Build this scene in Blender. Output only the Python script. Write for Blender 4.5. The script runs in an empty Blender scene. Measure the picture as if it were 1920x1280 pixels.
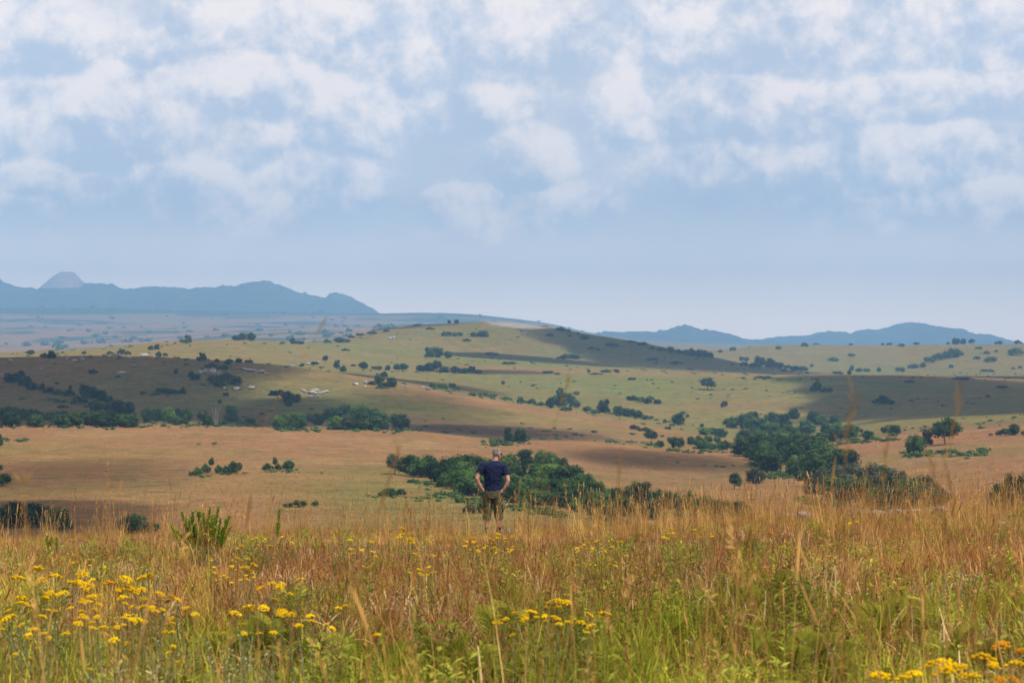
import bpy, bmesh, math, random
import numpy as np
from mathutils import Vector, Matrix, Euler

rng = np.random.default_rng(7)
random.seed(7)
S = bpy.context.scene
C = S.collection
F = 4533.0            # focal length of an 85 mm lens on a 36 mm frame, in units of 1/1920 of the frame width

# ------------------------------------------------------------------ camera
cam_d = bpy.data.cameras.new("camera")
cam = bpy.data.objects.new("camera", cam_d)
C.objects.link(cam)
cam.location = (0, 0, 0)
cam.rotation_euler = (math.radians(90), 0, 0)
cam_d.sensor_width = 36
cam_d.lens = 85
cam_d.clip_start = 0.3
cam_d.clip_end = 60000
cam_d.dof.use_dof = True
cam_d.dof.focus_distance = 47
cam_d.dof.aperture_fstop = 7.1
S.camera = cam

# ------------------------------------------------------------------ sun, sky, exposure
SUN = Vector((0.36, -0.30, 0.88)).normalized()
sun_d = bpy.data.lights.new("sun", 'SUN')
sun_d.energy = 5.0
sun_d.angle = math.radians(0.53)
sun_d.color = (1.0, 0.95, 0.86)
sun = bpy.data.objects.new("sun", sun_d)
C.objects.link(sun)
sun.rotation_euler = SUN.to_track_quat('Z', 'Y').to_euler()
sun.location = (40, -60, 120)

S.view_settings.view_transform = 'Standard'
S.view_settings.look = 'None'
S.view_settings.exposure = 0.10
S.view_settings.gamma = 1.0
S.view_settings.use_curve_mapping = False
S.render.engine = 'CYCLES'
S.cycles.use_denoising = True
S.cycles.max_bounces = 6
S.cycles.diffuse_bounces = 3
S.cycles.glossy_bounces = 2
S.cycles.transmission_bounces = 4
S.cycles.transparent_max_bounces = 8
S.cycles.volume_bounces = 0
S.cycles.caustics_reflective = False
S.cycles.caustics_refractive = False


class NT:
    """small helper for building node trees"""
    def __init__(self, tree):
        self.t = tree
    def add(self, kind, ins=None, **props):
        n = self.t.nodes.new(kind)
        for k, v in props.items():
            setattr(n, k, v)
        for k, v in (ins or {}).items():
            s = n.inputs[k]
            if hasattr(v, 'is_output'):
                self.t.links.new(v, s)
            else:
                s.default_value = v
        return n
    def m(self, op, a, b=None, c=None, clamp=False):
        d = {0: a}
        if b is not None: d[1] = b
        if c is not None: d[2] = c
        return self.add('ShaderNodeMath', d, operation=op, use_clamp=clamp).outputs[0]
    def vm(self, op, a, b=None, out=0):
        d = {0: a}
        if b is not None: d[1] = b
        return self.add('ShaderNodeVectorMath', d, operation=op).outputs[out]
    def xyz(self, x, y, z):
        return self.add('ShaderNodeCombineXYZ', {0: x, 1: y, 2: z}).outputs[0]
    def sep(self, v):
        return self.add('ShaderNodeSeparateXYZ', {0: v}).outputs
    def noise(self, vec, scale, detail=6, rough=0.55, lac=2.0, dist=0.0, out=0):
        return self.add('ShaderNodeTexNoise', {'Vector': vec, 'Scale': scale, 'Detail': detail, 'Roughness': rough, 'Lacunarity': lac, 'Distortion': dist}).outputs[out]
    def rmap(self, v, a, b, c=0.0, d=1.0, smooth=False):
        return self.add('ShaderNodeMapRange', {0: v, 1: a, 2: b, 3: c, 4: d}, interpolation_type='SMOOTHSTEP' if smooth else 'LINEAR').outputs[0]
    def mix(self, f, a, b, blend='MIX'):
        n = self.t.nodes.new('ShaderNodeMix')
        n.data_type = 'RGBA'
        n.blend_type = blend
        for s, v in ((n.inputs[0], f), (n.inputs[6], a), (n.inputs[7], b)):
            if hasattr(v, 'is_output'):
                self.t.links.new(v, s)
            else:
                s.default_value = v if not isinstance(v, tuple) or len(v) == 4 else (*v, 1)
        return n.outputs[2]


# ---- the sky: clear Nishita air with broken cumulus, defined by direction
SKY_STRENGTH = 0.10
W = bpy.data.worlds.new("World")
S.world = W
W.use_nodes = True
W.node_tree.nodes.clear()


PUFFS = [  # the cumulus ahead: bearing and height (tangent x F from the frame's middle), half sizes
    (50, 72, 150, 60), (285, 92, 60, 34), (120, 238, 240, 70), (260, 185, 110, 56), (490, 165, 130, 62), (540, 45, 240, 56),
    (900, 75, 250, 74), (775, 105, 150, 66), (875, 198, 130, 44), (650, 210, 110, 60), (330, 355, 112, 46), (575, 362, 118, 54),
    (60, 340, 70, 40), (35, 392, 90, 28), (985, 292, 76, 46), (880, 398, 75, 34), (1050, 396, 90, 36), (1370, 200, 250, 66),
    (1210, 190, 120, 58), (1340, 314, 120, 50), (1500, 348, 66, 44), (1580, 335, 80, 62), (1670, 315, 110, 56), (1810, 292, 140, 52),
    (1690, 387, 70, 32), (1850, 378, 90, 38), (1500, 66, 330, 88), (1800, 80, 220, 74), (1330, 66, 190, 84), (1720, 168, 220, 44),
    (170, 364, 80, 34), (480, 264, 70, 40)]


def build_sky():
    n = NT(W.node_tree)
    tc = n.add('ShaderNodeTexCoord').outputs['Generated']
    d = n.vm('NORMALIZE', tc)
    sky = n.add('ShaderNodeTexSky', sky_type='NISHITA', sun_disc=False,
                sun_elevation=math.asin(SUN.z), sun_rotation=math.atan2(SUN.x, SUN.y),
                altitude=1500, air_density=1.0, dust_density=1.2, ozone_density=2.0).outputs[0]
    x, y, z = n.sep(d)
    # bearing and height as tangents; warped so that no outline is a plain ellipse
    ys = n.m('MAXIMUM', y, 0.05)
    flat = n.vm('MULTIPLY', d, (1, 1, 1.05))
    w1 = n.vm('SUBTRACT', n.noise(flat, 30, 4, 0.6, out=1), (0.5, 0.5, 0.5))
    uv = n.vm('ADD', n.xyz(n.m('DIVIDE', x, ys), n.m('DIVIDE', z, ys), 0.0), n.vm('MULTIPLY', w1, (0.018, 0.011, 0)))
    uw, vw, _ = n.sep(uv)
    acc, hgt = -1.6, 0.0
    for (cx, cy, rx, ry) in PUFFS:
        # the running value rides along as z so that the puffs are evaluated one after another
        q = n.add('ShaderNodeVectorMath', {0: n.xyz(uw, vw, acc), 1: (F / rx, F / (ry * 1.2), 1e-6), 2: (-(cx - 960) / rx, -(640 - cy) / (ry * 1.2), 0)}, operation='MULTIPLY_ADD').outputs[0]
        f = n.m('SUBTRACT', 1.0, n.vm('LENGTH', q, out=1))
        over = n.m('MULTIPLY_ADD', n.m('SUBTRACT', f, acc), 2.2, 0.5, clamp=True)
        hgt = n.m('MULTIPLY_ADD', n.m('SUBTRACT', n.sep(q)[1], hgt), over, hgt)
        acc = n.m('SMOOTH_MAX', acc, f, 0.15)
    # everywhere else the same kind of broken cloud goes on
    ahead = n.rmap(y, 0.75, 0.9, smooth=True)
    inview = n.m('MULTIPLY', ahead, n.rmap(z, 0.125, 0.17, 1, 0, smooth=True))
    inview = n.m('MULTIPLY', inview, n.rmap(n.m('ABSOLUTE', x), 0.21, 0.26, 1, 0, smooth=True))
    gen = n.m('MULTIPLY_ADD', n.noise(n.vm('MULTIPLY', d, (1, 1, 2.2)), 9, 3, 0.55), 4.0, -2.0)
    acc = n.m('ADD', gen, n.m('MULTIPLY', n.m('SUBTRACT', acc, gen), inview))
    acc = n.m('MULTIPLY', acc, n.rmap(z, 0.02, 0.045, 1.0, 1.0))
    f0 = n.noise(flat, 34, 8, 0.62)
    # cauliflower heads: rounded cells within cells, and the same seen from a little nearer the sun
    def billow(off):
        p = n.vm('ADD', uv, off)
        vo = n.add('ShaderNodeTexVoronoi', {'Vector': p, 'Scale': 34.0, 'Detail': 3.0, 'Roughness': 0.55, 'Lacunarity': 2.3}, voronoi_dimensions='2D', feature='F1', normalize=True)
        return n.m('SUBTRACT', 0.42, vo.outputs['Distance'])
    b0 = billow((0, 0, 0)); b1 = billow((0.0028, 0.0060, 0))
    fld = n.m('ADD', acc, n.m('MULTIPLY_ADD', n.m('MULTIPLY', b0, inview), 1.25, n.m('MULTIPLY_ADD', f0, 2.0, -0.72)))
    rough = n.m('ADD', n.m('MULTIPLY', n.m('SUBTRACT', b0, b1), 0.55), n.m('MULTIPLY_ADD', f0, 0.9, -0.45))
    up = n.m('MULTIPLY', hgt, n.m('MULTIPLY', inview, 0.50))
    lit = n.rmap(n.m('ADD', up, n.m('MULTIPLY', rough, 4.2)), -0.75, 0.70, smooth=True)
    lit = n.m('MULTIPLY', lit, n.rmap(fld, -0.2, 0.7, 0.55, 1.0))
    # tops end crisply, undersides dissolve
    crisp = n.rmap(n.m('MULTIPLY', hgt, inview), -0.7, 0.7, 0.0, 0.60)
    cover = n.rmap(fld, n.m('SUBTRACT', crisp, 0.68), n.m('SUBTRACT', 0.52, n.m('MULTIPLY', crisp, 0.58)), smooth=True)
    veil = n.rmap(fld, -1.7, 0.0, smooth=True)
    k = 1.0 / SKY_STRENGTH
    ccol = n.mix(lit, (0.55 * k, 0.63 * k, 0.77 * k), (1.06 * k, 0.955 * k, 0.915 * k))
    high = n.rmap(z, 0.15, 0.50, smooth=True)       # overhead the air is clear and blue, and clouds show their grey undersides
    base = n.mix(n.m('MULTIPLY_ADD', high, -0.72, 0.72), sky, (0.585 * k, 0.685 * k, 0.81 * k))      # the humid whitish blue of this air
    base = n.mix(n.m('MULTIPLY', veil, 0.75), base, (0.66 * k, 0.71 * k, 0.80 * k))
    # a ragged sheet of softer cloud behind the puffs
    sheet = n.noise(n.vm('MULTIPLY', d, (1, 1, 1.6)), 13, 5, 0.55)
    sheet = n.m('ADD', sheet, n.rmap(z, 0.040, 0.095, -0.10, 0.20))
    scov = n.rmap(n.m('ADD', sheet, n.m('MULTIPLY_ADD', f0, 0.35, -0.175)), 0.33, 0.58, smooth=True)
    slit = n.rmap(n.m('ADD', n.m('MULTIPLY', rough, 2.0), n.m('MULTIPLY_ADD', sheet, 1.6, -0.80)), -0.5, 0.7, smooth=True)
    scol = n.mix(slit, (0.60 * k, 0.66 * k, 0.775 * k), (0.80 * k, 0.785 * k, 0.82 * k))
    base = n.mix(n.m('MULTIPLY', scov, 0.88), base, scol)
    col = n.mix(n.m('MULTIPLY', cover, 0.94), base, ccol)
    under = n.m('MULTIPLY_ADD', high, -0.45, 1.0)
    col = n.mix(1.0, col, n.xyz(under, under, n.m('MULTIPLY_ADD', high, -0.36, 1.0)), 'MULTIPLY')
    # the air is brightest right above the horizon
    glow = n.rmap(n.m('ABSOLUTE', z), 0.0, 0.060, 1.0, 0.0, smooth=True)
    col = n.mix(n.m('MULTIPLY', glow, 0.85), col, (2.7 * k, 2.05 * k, 1.55 * k))
    bg = n.add('ShaderNodeBackground', {0: col, 1: SKY_STRENGTH})
    out = n.add('ShaderNodeOutputWorld')
    n.t.links.new(bg.outputs[0], out.inputs[0])


build_sky()
W.cycles.sampling_method = 'MANUAL'
W.cycles.sample_map_resolution = 512
# ------------------------------------------------------------------ helpers
def fbm(x, y, wl, octaves=5, gain=0.5, seed=0):
    """value-noise fractal on world coordinates, about -1..1"""
    x = np.asarray(x, float); y = np.asarray(y, float)
    out = np.zeros(np.broadcast(x, y).shape); a = 1.0; tot = 0.0
    for o in range(octaves):
        px = x / wl + 17.3 * o + seed * 7.7; py = y / wl - 9.1 * o + seed * 3.3
        ix = np.floor(px).astype(np.int64); iy = np.floor(py).astype(np.int64)
        fx = px - ix; fy = py - iy
        fx = fx * fx * (3 - 2 * fx); fy = fy * fy * (3 - 2 * fy)
        def h(i, j):
            n = (i * 374761393 + j * 668265263 + (seed + o) * 1442695041) & 0xffffffff
            n = ((n ^ (n >> 13)) * 1274126177) & 0xffffffff
            n = n ^ (n >> 16)
            return (n & 0xffff) / 32767.5 - 1.0
        v = (h(ix, iy) * (1 - fx) + h(ix + 1, iy) * fx) * (1 - fy) + (h(ix, iy + 1) * (1 - fx) + h(ix + 1, iy + 1) * fx) * fy
        out += v * a; tot += a; a *= gain; wl *= 0.5
    return out / tot * 1.5


def sstep(x, a, b):
    t = np.clip((np.asarray(x, float) - a) / (b - a), 0, 1)
    return t * t * (3 - 2 * t)


def mesh_np(name, verts, faces_flat, face_sizes, attrs=None, smooth=False):
    """mesh from numpy arrays; attrs: {name: per-vertex floats}"""
    me = bpy.data.meshes.new(name)
    verts = np.ascontiguousarray(verts, np.float32)
    faces_flat = np.ascontiguousarray(faces_flat, np.int32)
    face_sizes = np.ascontiguousarray(face_sizes, np.int32)
    me.vertices.add(len(verts)); me.vertices.foreach_set('co', verts.ravel())
    me.loops.add(len(faces_flat)); me.loops.foreach_set('vertex_index', faces_flat)
    me.polygons.add(len(face_sizes))
    st = np.zeros(len(face_sizes), np.int32); st[1:] = np.cumsum(face_sizes)[:-1]
    me.polygons.foreach_set('loop_start', st)
    me.polygons.foreach_set('use_smooth', np.full(len(face_sizes), smooth))
    for k, v in (attrs or {}).items():
        a = me.attributes.new(k, 'FLOAT', 'POINT')
        a.data.foreach_set('value', np.ascontiguousarray(v, np.float32))
    me.update(calc_edges=True)
    me.validate()
    return me


def grid_faces(nr, nc):
    i = np.arange(nr - 1)[:, None] * nc + np.arange(nc - 1)[None, :]
    q = np.stack([i, i + 1, i + nc + 1, i + nc], -1).reshape(-1, 4)
    return q


class MB:
    """collects vertices and faces for one mesh"""
    def __init__(self):
        self.v = []; self.f = []; self.s = []; self.n = 0; self.tint = []
    def add(self, verts, faces, tint=0.5):
        verts = np.asarray(verts, float).reshape(-1, 3)
        for f in faces:
            self.f.extend([int(k) + self.n for k in f]); self.s.append(len(f))
        self.v.append(verts); self.n += len(verts)
        self.tint.append(np.full(len(verts), tint) if np.isscalar(tint) else np.asarray(tint, float))
    def add_quads(self, verts, quads, tint):
        self.f.extend((np.asarray(quads) + self.n).ravel().tolist()); self.s.extend([np.asarray(quads).shape[1]] * len(quads))
        self.v.append(np.asarray(verts, float)); self.n += len(verts)
        self.tint.append(np.broadcast_to(tint, (len(verts),)))
    def tube(self, pts, radii, seg=6, tint=0.5, cap=True, flat=1.0):
        pts = [np.asarray(p, float) for p in pts]; rings = []
        up = np.array([0.123, 0.97, 0.21])
        for i, p in enumerate(pts):
            t = pts[min(i + 1, len(pts) - 1)] - pts[max(i - 1, 0)]
            t = t / (np.linalg.norm(t) + 1e-9)
            a = np.cross(t, up); a /= np.linalg.norm(a) + 1e-9; b = np.cross(t, a)
            th = np.arange(seg) / seg * 2 * np.pi
            rings.append(p + radii[i] * (np.cos(th)[:, None] * a + np.sin(th)[:, None] * b * flat))
        v = np.concatenate(rings); f = []
        for i in range(len(pts) - 1):
            for k in range(seg):
                f.append((i * seg + k, i * seg + (k + 1) % seg, (i + 1) * seg + (k + 1) % seg, (i + 1) * seg + k))
        if cap:
            f.append(tuple(range(seg))[::-1]); f.append(tuple((len(pts) - 1) * seg + k for k in range(seg)))
        self.add(v, f, tint)
    def mesh(self, name, smooth=False):
        return mesh_np(name, np.concatenate(self.v), self.f, self.s, {'tint': np.concatenate(self.tint)}, smooth)


def link(name, me, mat=None, parent=None, loc=None):
    o = bpy.data.objects.new(name, me)
    C.objects.link(o)
    if mat is not None and me is not None and not me.materials:
        me.materials.append(mat)
    if parent is not None: o.parent = parent
    if loc is not None: o.location = loc
    return o


def tag(o, label=None, cat=None, group=None, kind=None):
    if label: o['label'] = label
    if cat: o['category'] = cat
    if group: o['group'] = group
    if kind: o['kind'] = kind
    return o


def empty(name, loc=(0, 0, 0), rz=0.0):
    o = bpy.data.objects.new(name, None)
    o.empty_display_size = 0.2
    C.objects.link(o)
    o.location = loc; o.rotation_euler = (0, 0, rz)
    return o


def material(name):
    m = bpy.data.materials.new(name)
    m.use_nodes = True
    m.node_tree.nodes.clear()
    n = NT(m.node_tree)
    out = n.add('ShaderNodeOutputMaterial')
    return m, n, out


# ------------------------------------------------------------------ the lie of the land
# stations: how far ahead (m), the height of the ground there given as the slope of the sight line to it (tangent x F below the
# horizon, + is down) along bearings, and how green rather than brown the grass is
XS = np.arange(-560, 2481, 5.0)
def prof(pairs):
    p = np.array(pairs, float)
    return np.interp(XS, p[:, 0], p[:, 1])
crest = prof([(-300, 382), (0, 374), (300, 366), (640, 360), (920, 365), (1200, 352), (1450, 336), (1600, 328), (1800, 324), (1920, 324), (2300, 315)])
ST = []   # (Y array, z array, green array, burnt array)
def station(Y, slope=None, z=None, g=0.5, b=0.0):
    Yv = prof(Y) if isinstance(Y, list) else np.full(XS.shape, float(Y))
    zv = -prof(slope) / F * Yv if slope is not None else (np.full(XS.shape, float(z)) if np.isscalar(z) else z)
    gv = prof(g) if isinstance(g, list) else np.full(XS.shape, float(g))
    bv = prof(b) if isinstance(b, list) else np.full(XS.shape, float(b))
    ST.append((Yv, zv, gv, bv))
z48 = -crest / F * 48
station(-30, z=-0.9); station(-8, z=-1.45); station(0, z=-1.6); station(12, z=-1.98)
station(30, z=0.5 * (-1.98 + z48) + 0.13); station(48, z=z48); station(62, z=z48 - 1.7); station(80, z=z48 - 4.6)
station(165, z=-17.5, g=0.4)
station(265, [(0, 352), (500, 340), (900, 330), (1300, 340), (1600, 345), (1920, 320)], g=[(0, .35), (450, .25), (700, .7), (1100, .7), (1300, .35), (1920, .25)])
station(400, [(0, 250), (500, 250), (900, 255), (1300, 285), (1600, 285), (1920, 245)], g=[(0, .12), (450, .12), (680, .5), (950, .35), (1300, .15), (1920, .1)])
station(520, [(0, 190), (500, 194), (900, 208), (1240, 228), (1500, 240), (1690, 205), (1920, 180)], g=[(0, .05), (700, .1), (1000, .15), (1700, .15), (1920, .05)], b=[(1000, 0), (1150, .5), (1350, .35), (1500, 0)])
station(600, [(0, 157), (270, 157), (490, 161), (760, 166), (920, 182), (1130, 189), (1240, 200), (1400, 208), (1480, 210), (1560, 199), (1690, 174), (1800, 167), (1920, 157)], g=[(0, 0), (400, .05), (800, .15), (1100, .1), (1920, .05)])
station(655, [(0, 164), (490, 168), (760, 172), (920, 186), (1130, 192), (1240, 201), (1400, 208), (1480, 210), (1560, 201), (1690, 180), (1800, 174), (1920, 164)], g=.35)
station(735, [(0, 153), (270, 153), (500, 155), (760, 160), (920, 172), (1130, 181), (1240, 191), (1400, 197), (1560, 186), (1690, 165), (1920, 150)], g=[(0, .3), (500, .35), (760, .3), (1000, .25), (1300, .45), (1920, .5)], b=[(300, .2), (500, .75), (620, .9), (1000, .9), (1120, .5), (1250, 0), (1500, .3), (1920, .4)])
station([(0, 850), (1000, 800), (1350, 785), (1920, 790)], [(0, 122), (300, 125), (520, 126), (750, 130), (900, 146), (1000, 153), (1130, 166), (1240, 179), (1400, 194), (1560, 178), (1690, 158), (1920, 140)],
        g=[(0, .35), (300, .55), (700, .9), (1000, .65), (1240, .4), (1500, .65), (1920, .65)], b=[(0, .35), (200, .15), (400, .3), (600, .3), (700, 0)])
station([(0, 1000), (600, 980), (900, 930), (1300, 860), (1450, 840), (1920, 850)], [(0, 28), (150, 28), (300, 32), (420, 40), (520, 48), (600, 57), (720, 75), (850, 100), (960, 117), (1100, 138), (1200, 155), (1300, 172), (1400, 192), (1480, 193), (1560, 178), (1690, 155), (1920, 138)],
        g=[(0, .35), (400, .4), (600, .6), (800, .3), (900, .15), (1300, .15), (1400, .5), (1560, .7), (1920, .7)], b=[(0, .3), (500, .35), (700, 0)])
station([(0, 1060), (600, 1040), (900, 980), (1300, 905), (1450, 880), (1920, 890)], [(0, 36), (300, 40), (420, 47), (520, 55), (600, 63), (720, 81), (850, 106), (960, 122), (1100, 143), (1200, 159), (1300, 174), (1400, 188), (1480, 188), (1560, 172), (1690, 150), (1920, 133)], g=.7)
station([(0, 1180), (900, 1110), (1300, 1010), (1450, 980), (1920, 990)], [(0, 29), (300, 32), (420, 39), (520, 47), (600, 54), (720, 69), (850, 90), (960, 110), (1100, 132), (1200, 148), (1300, 158), (1400, 164), (1480, 163), (1560, 155), (1690, 138), (1920, 120)],
        g=[(0, .6), (500, .45), (700, .55), (900, .75), (1200, .75), (1920, .75)], b=[(600, 0), (700, .5), (900, .5), (1000, .1), (1400, 0)])
station(1330, [(0, 27), (300, 21), (420, 27), (600, 42), (750, 60), (900, 68), (1100, 72), (1340, 80), (1500, 77), (1700, 80), (1920, 88)], g=[(0, .6), (400, .6), (700, .65), (900, .9), (1500, .95), (1920, .75)])
station(1450, [(0, 24), (150, 20), (300, 12), (420, 17), (600, 30), (750, 52), (900, 56), (1100, 60), (1340, 66), (1500, 64), (1700, 65), (1920, 72)], g=[(0, .6), (300, .55), (450, .5), (700, .5), (900, .18), (1600, .15), (1920, .3)])
station(1600, [(0, 23), (150, 18), (300, 8), (420, 5), (600, 14), (750, 32), (900, 38), (1100, 50), (1340, 62), (1500, 66), (1700, 70), (1920, 74)], g=[(0, .6), (420, .55), (700, .65), (900, .75), (1300, .7), (1500, .3), (1920, .5)])
station(1760, [(0, 23), (150, 17), (300, 4), (450, -2), (600, 2), (700, 2), (900, 18), (1100, 36), (1340, 52), (1500, 63), (1640, 66), (1920, 66)], g=[(0, .6), (450, .65), (700, .75), (1000, .8), (1300, .7), (1920, .5)], b=[(800, 0), (950, .2), (1400, .2), (1500, 0)])
station(2050, [(0, 26), (300, 5), (450, 1), (600, 4), (660, -4), (700, -20), (800, -31), (850, -34), (900, -38), (960, -37), (1000, -32), (1045, -26), (1100, -15), (1200, 1), (1340, 32), (1400, 45), (1500, 58), (1640, 63), (1920, 66)], g=[(0, .5), (600, .55), (700, .35), (1100, .5), (1920, .5)], b=[(600, .2), (900, .35), (1100, .3), (1500, .2)])
station(2180, [(0, 38), (300, 18), (450, 14), (600, 16), (700, -4), (800, -14), (900, -20), (1000, -16), (1100, 0), (1200, 14), (1340, 42), (1400, 52), (1500, 61), (1640, 64), (1920, 67)], g=.6)
station([(0, 3400), (1000, 3000), (1300, 2400), (1920, 2400)], [(0, 29), (300, 22), (500, 16), (700, 10), (900, 2), (1000, 4), (1200, 22), (1340, 44), (1500, 54), (1640, 58), (1920, 60)], g=[(0, .3), (900, .4), (1340, .7), (1920, .7)])
station([(0, 4800), (1000, 4400), (1300, 2900), (1920, 2900)], [(0, 8), (200, 3), (450, -13), (600, -14), (780, -22), (900, -10), (1200, 14), (1340, 18), (1420, 9), (1500, 6), (1600, 8), (1700, 7), (1850, 5), (1920, 5)], g=[(0, .15), (300, .1), (700, .1), (1000, .2), (1340, .55), (1920, .55)])
station([(0, 6000), (1000, 5600), (1300, 3150), (1920, 3150)], [(0, -12), (200, -14), (450, -24), (600, -24), (780, -30), (900, -18), (1200, 15), (1340, 22), (1500, 16), (1920, 14)], g=[(0, .2), (400, .05), (800, .1), (1920, .5)])
station([(0, 7300), (1000, 7000), (1300, 4200), (1920, 4200)], [(0, -36), (200, -33), (450, -39), (600, -38), (780, -35), (900, -27), (1040, -18), (1200, 12), (1340, 20), (1920, 15)], g=[(0, .1), (300, 0), (800, .1), (1920, .5)])
station(8700, [(0, -60), (100, -61), (250, -59), (450, -56), (700, -55), (830, -56), (900, -50), (1000, -37), (1045, -28), (1120, -10), (1200, 2), (1500, 12), (1920, 12)], g=.9)
station(9400, [(0, -44), (700, -40), (900, -32), (1045, -14), (1120, 0), (1200, 8), (1920, 14)], g=.9)
station(10200, [(0, 0), (900, 5), (1200, 14), (1920, 16)], g=.8); station(11900, z=-45, g=.8)

YR = np.concatenate([np.linspace(-30, 10, 22)[:-1], 10 * np.exp(np.linspace(0, math.log(1190), 590))])
TZ = np.zeros((len(YR), len(XS))); TG = np.zeros_like(TZ); TB = np.zeros_like(TZ)
for c in range(len(XS)):
    yk = np.array([s[0][c] for s in ST]); zk = np.array([s[1][c] for s in ST])
    h = np.diff(yk); dl = np.diff(zk) / h
    mk = np.zeros(len(yk))
    mk[1:-1] = np.where(dl[:-1] * dl[1:] > 0, 2 * dl[:-1] * dl[1:] / (dl[:-1] + dl[1:] + 1e-12), 0)
    mk[0] = dl[0]; mk[-1] = dl[-1]
    k = np.clip(np.searchsorted(yk, YR) - 1, 0, len(yk) - 2)
    t = np.clip((YR - yk[k]) / h[k], 0, 1)
    TZ[:, c] = (2*t**3 - 3*t**2 + 1) * zk[k] + (t**3 - 2*t**2 + t) * h[k] * mk[k] + (-2*t**3 + 3*t**2) * zk[k+1] + (t**3 - t**2) * h[k] * mk[k+1]
    TG[:, c] = np.interp(YR, yk, [s[2][c] for s in ST])
    TB[:, c] = np.interp(YR, yk, [s[3][c] for s in ST])
# soften the bearing direction so that no station shows as a kink
ker = np.exp(-0.5 * (np.arange(-6, 7) / 2.2) ** 2); ker /= ker.sum()
for T in (TZ, TG, TB):
    P = np.pad(T, ((0, 0), (6, 6)), mode='edge')
    T[:] = sum(ker[i] * P[:, i:i + T.shape[1]] for i in range(13))


def table(T, X, Y):
    X = np.asarray(X, float); Y = np.asarray(Y, float)
    xp = 960 + F * X / np.maximum(Y, 1.0)
    fc = np.clip((xp - XS[0]) / (XS[1] - XS[0]), 0, len(XS) - 1.001)
    fr = np.clip(np.interp(Y, YR, np.arange(len(YR))), 0, len(YR) - 1.001)
    i = fr.astype(int); j = fc.astype(int); a = fr - i; b = fc - j
    return (T[i, j] * (1 - b) + T[i, j + 1] * b) * (1 - a) + (T[i + 1, j] * (1 - b) + T[i + 1, j + 1] * b) * a


def ground_z(X, Y):
    X = np.asarray(X, float); Y = np.asarray(Y, float)
    z = table(TZ, X, Y)
    far = sstep(Y, 70, 300)
    z = z + fbm(X, Y, 3.2, 3, seed=3) * 0.05 * (1 - far)
    z = z + far * (fbm(X, Y, 160, 5, 0.5, seed=1) * (0.55 + 1.1 * sstep(Y, 660, 1100)) + fbm(X, Y, 14, 3, 0.5, seed=2) * 0.10)
    z = z + sstep(Y, 2900, 4600) * (fbm(X, Y, 800, 5, 0.55, seed=5) * 11.0)
    return z


def ray_profile(px):
    Y = np.concatenate([np.arange(3, 120, 0.25), np.concatenate([np.arange(120, 3000, 2.0), np.arange(3000, 11500, 8.0)])])
    X = (px - 960) / F * Y
    return Y, X, 640 - F * ground_z(X, Y) / Y


_prof = {}
def pick(px, py, ymin=110.0, ymax=6700):
    """the first ground beyond ymin that is seen at bearing px and depression py"""
    k = round(px)
    if k not in _prof: _prof[k] = ray_profile(k)
    Y, X, yp = _prof[k]
    ok = np.where((Y >= ymin) & (Y <= ymax) & (yp <= py))[0]
    if len(ok) == 0:
        s = np.where((Y >= ymin) & (Y <= ymax))[0]; i = s[np.argmin(yp[s])]
    else:
        i = ok[0]
    y = Y[i]; x = (px - 960) / F * y
    return float(x), float(y), float(ground_z(x, y))


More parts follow.
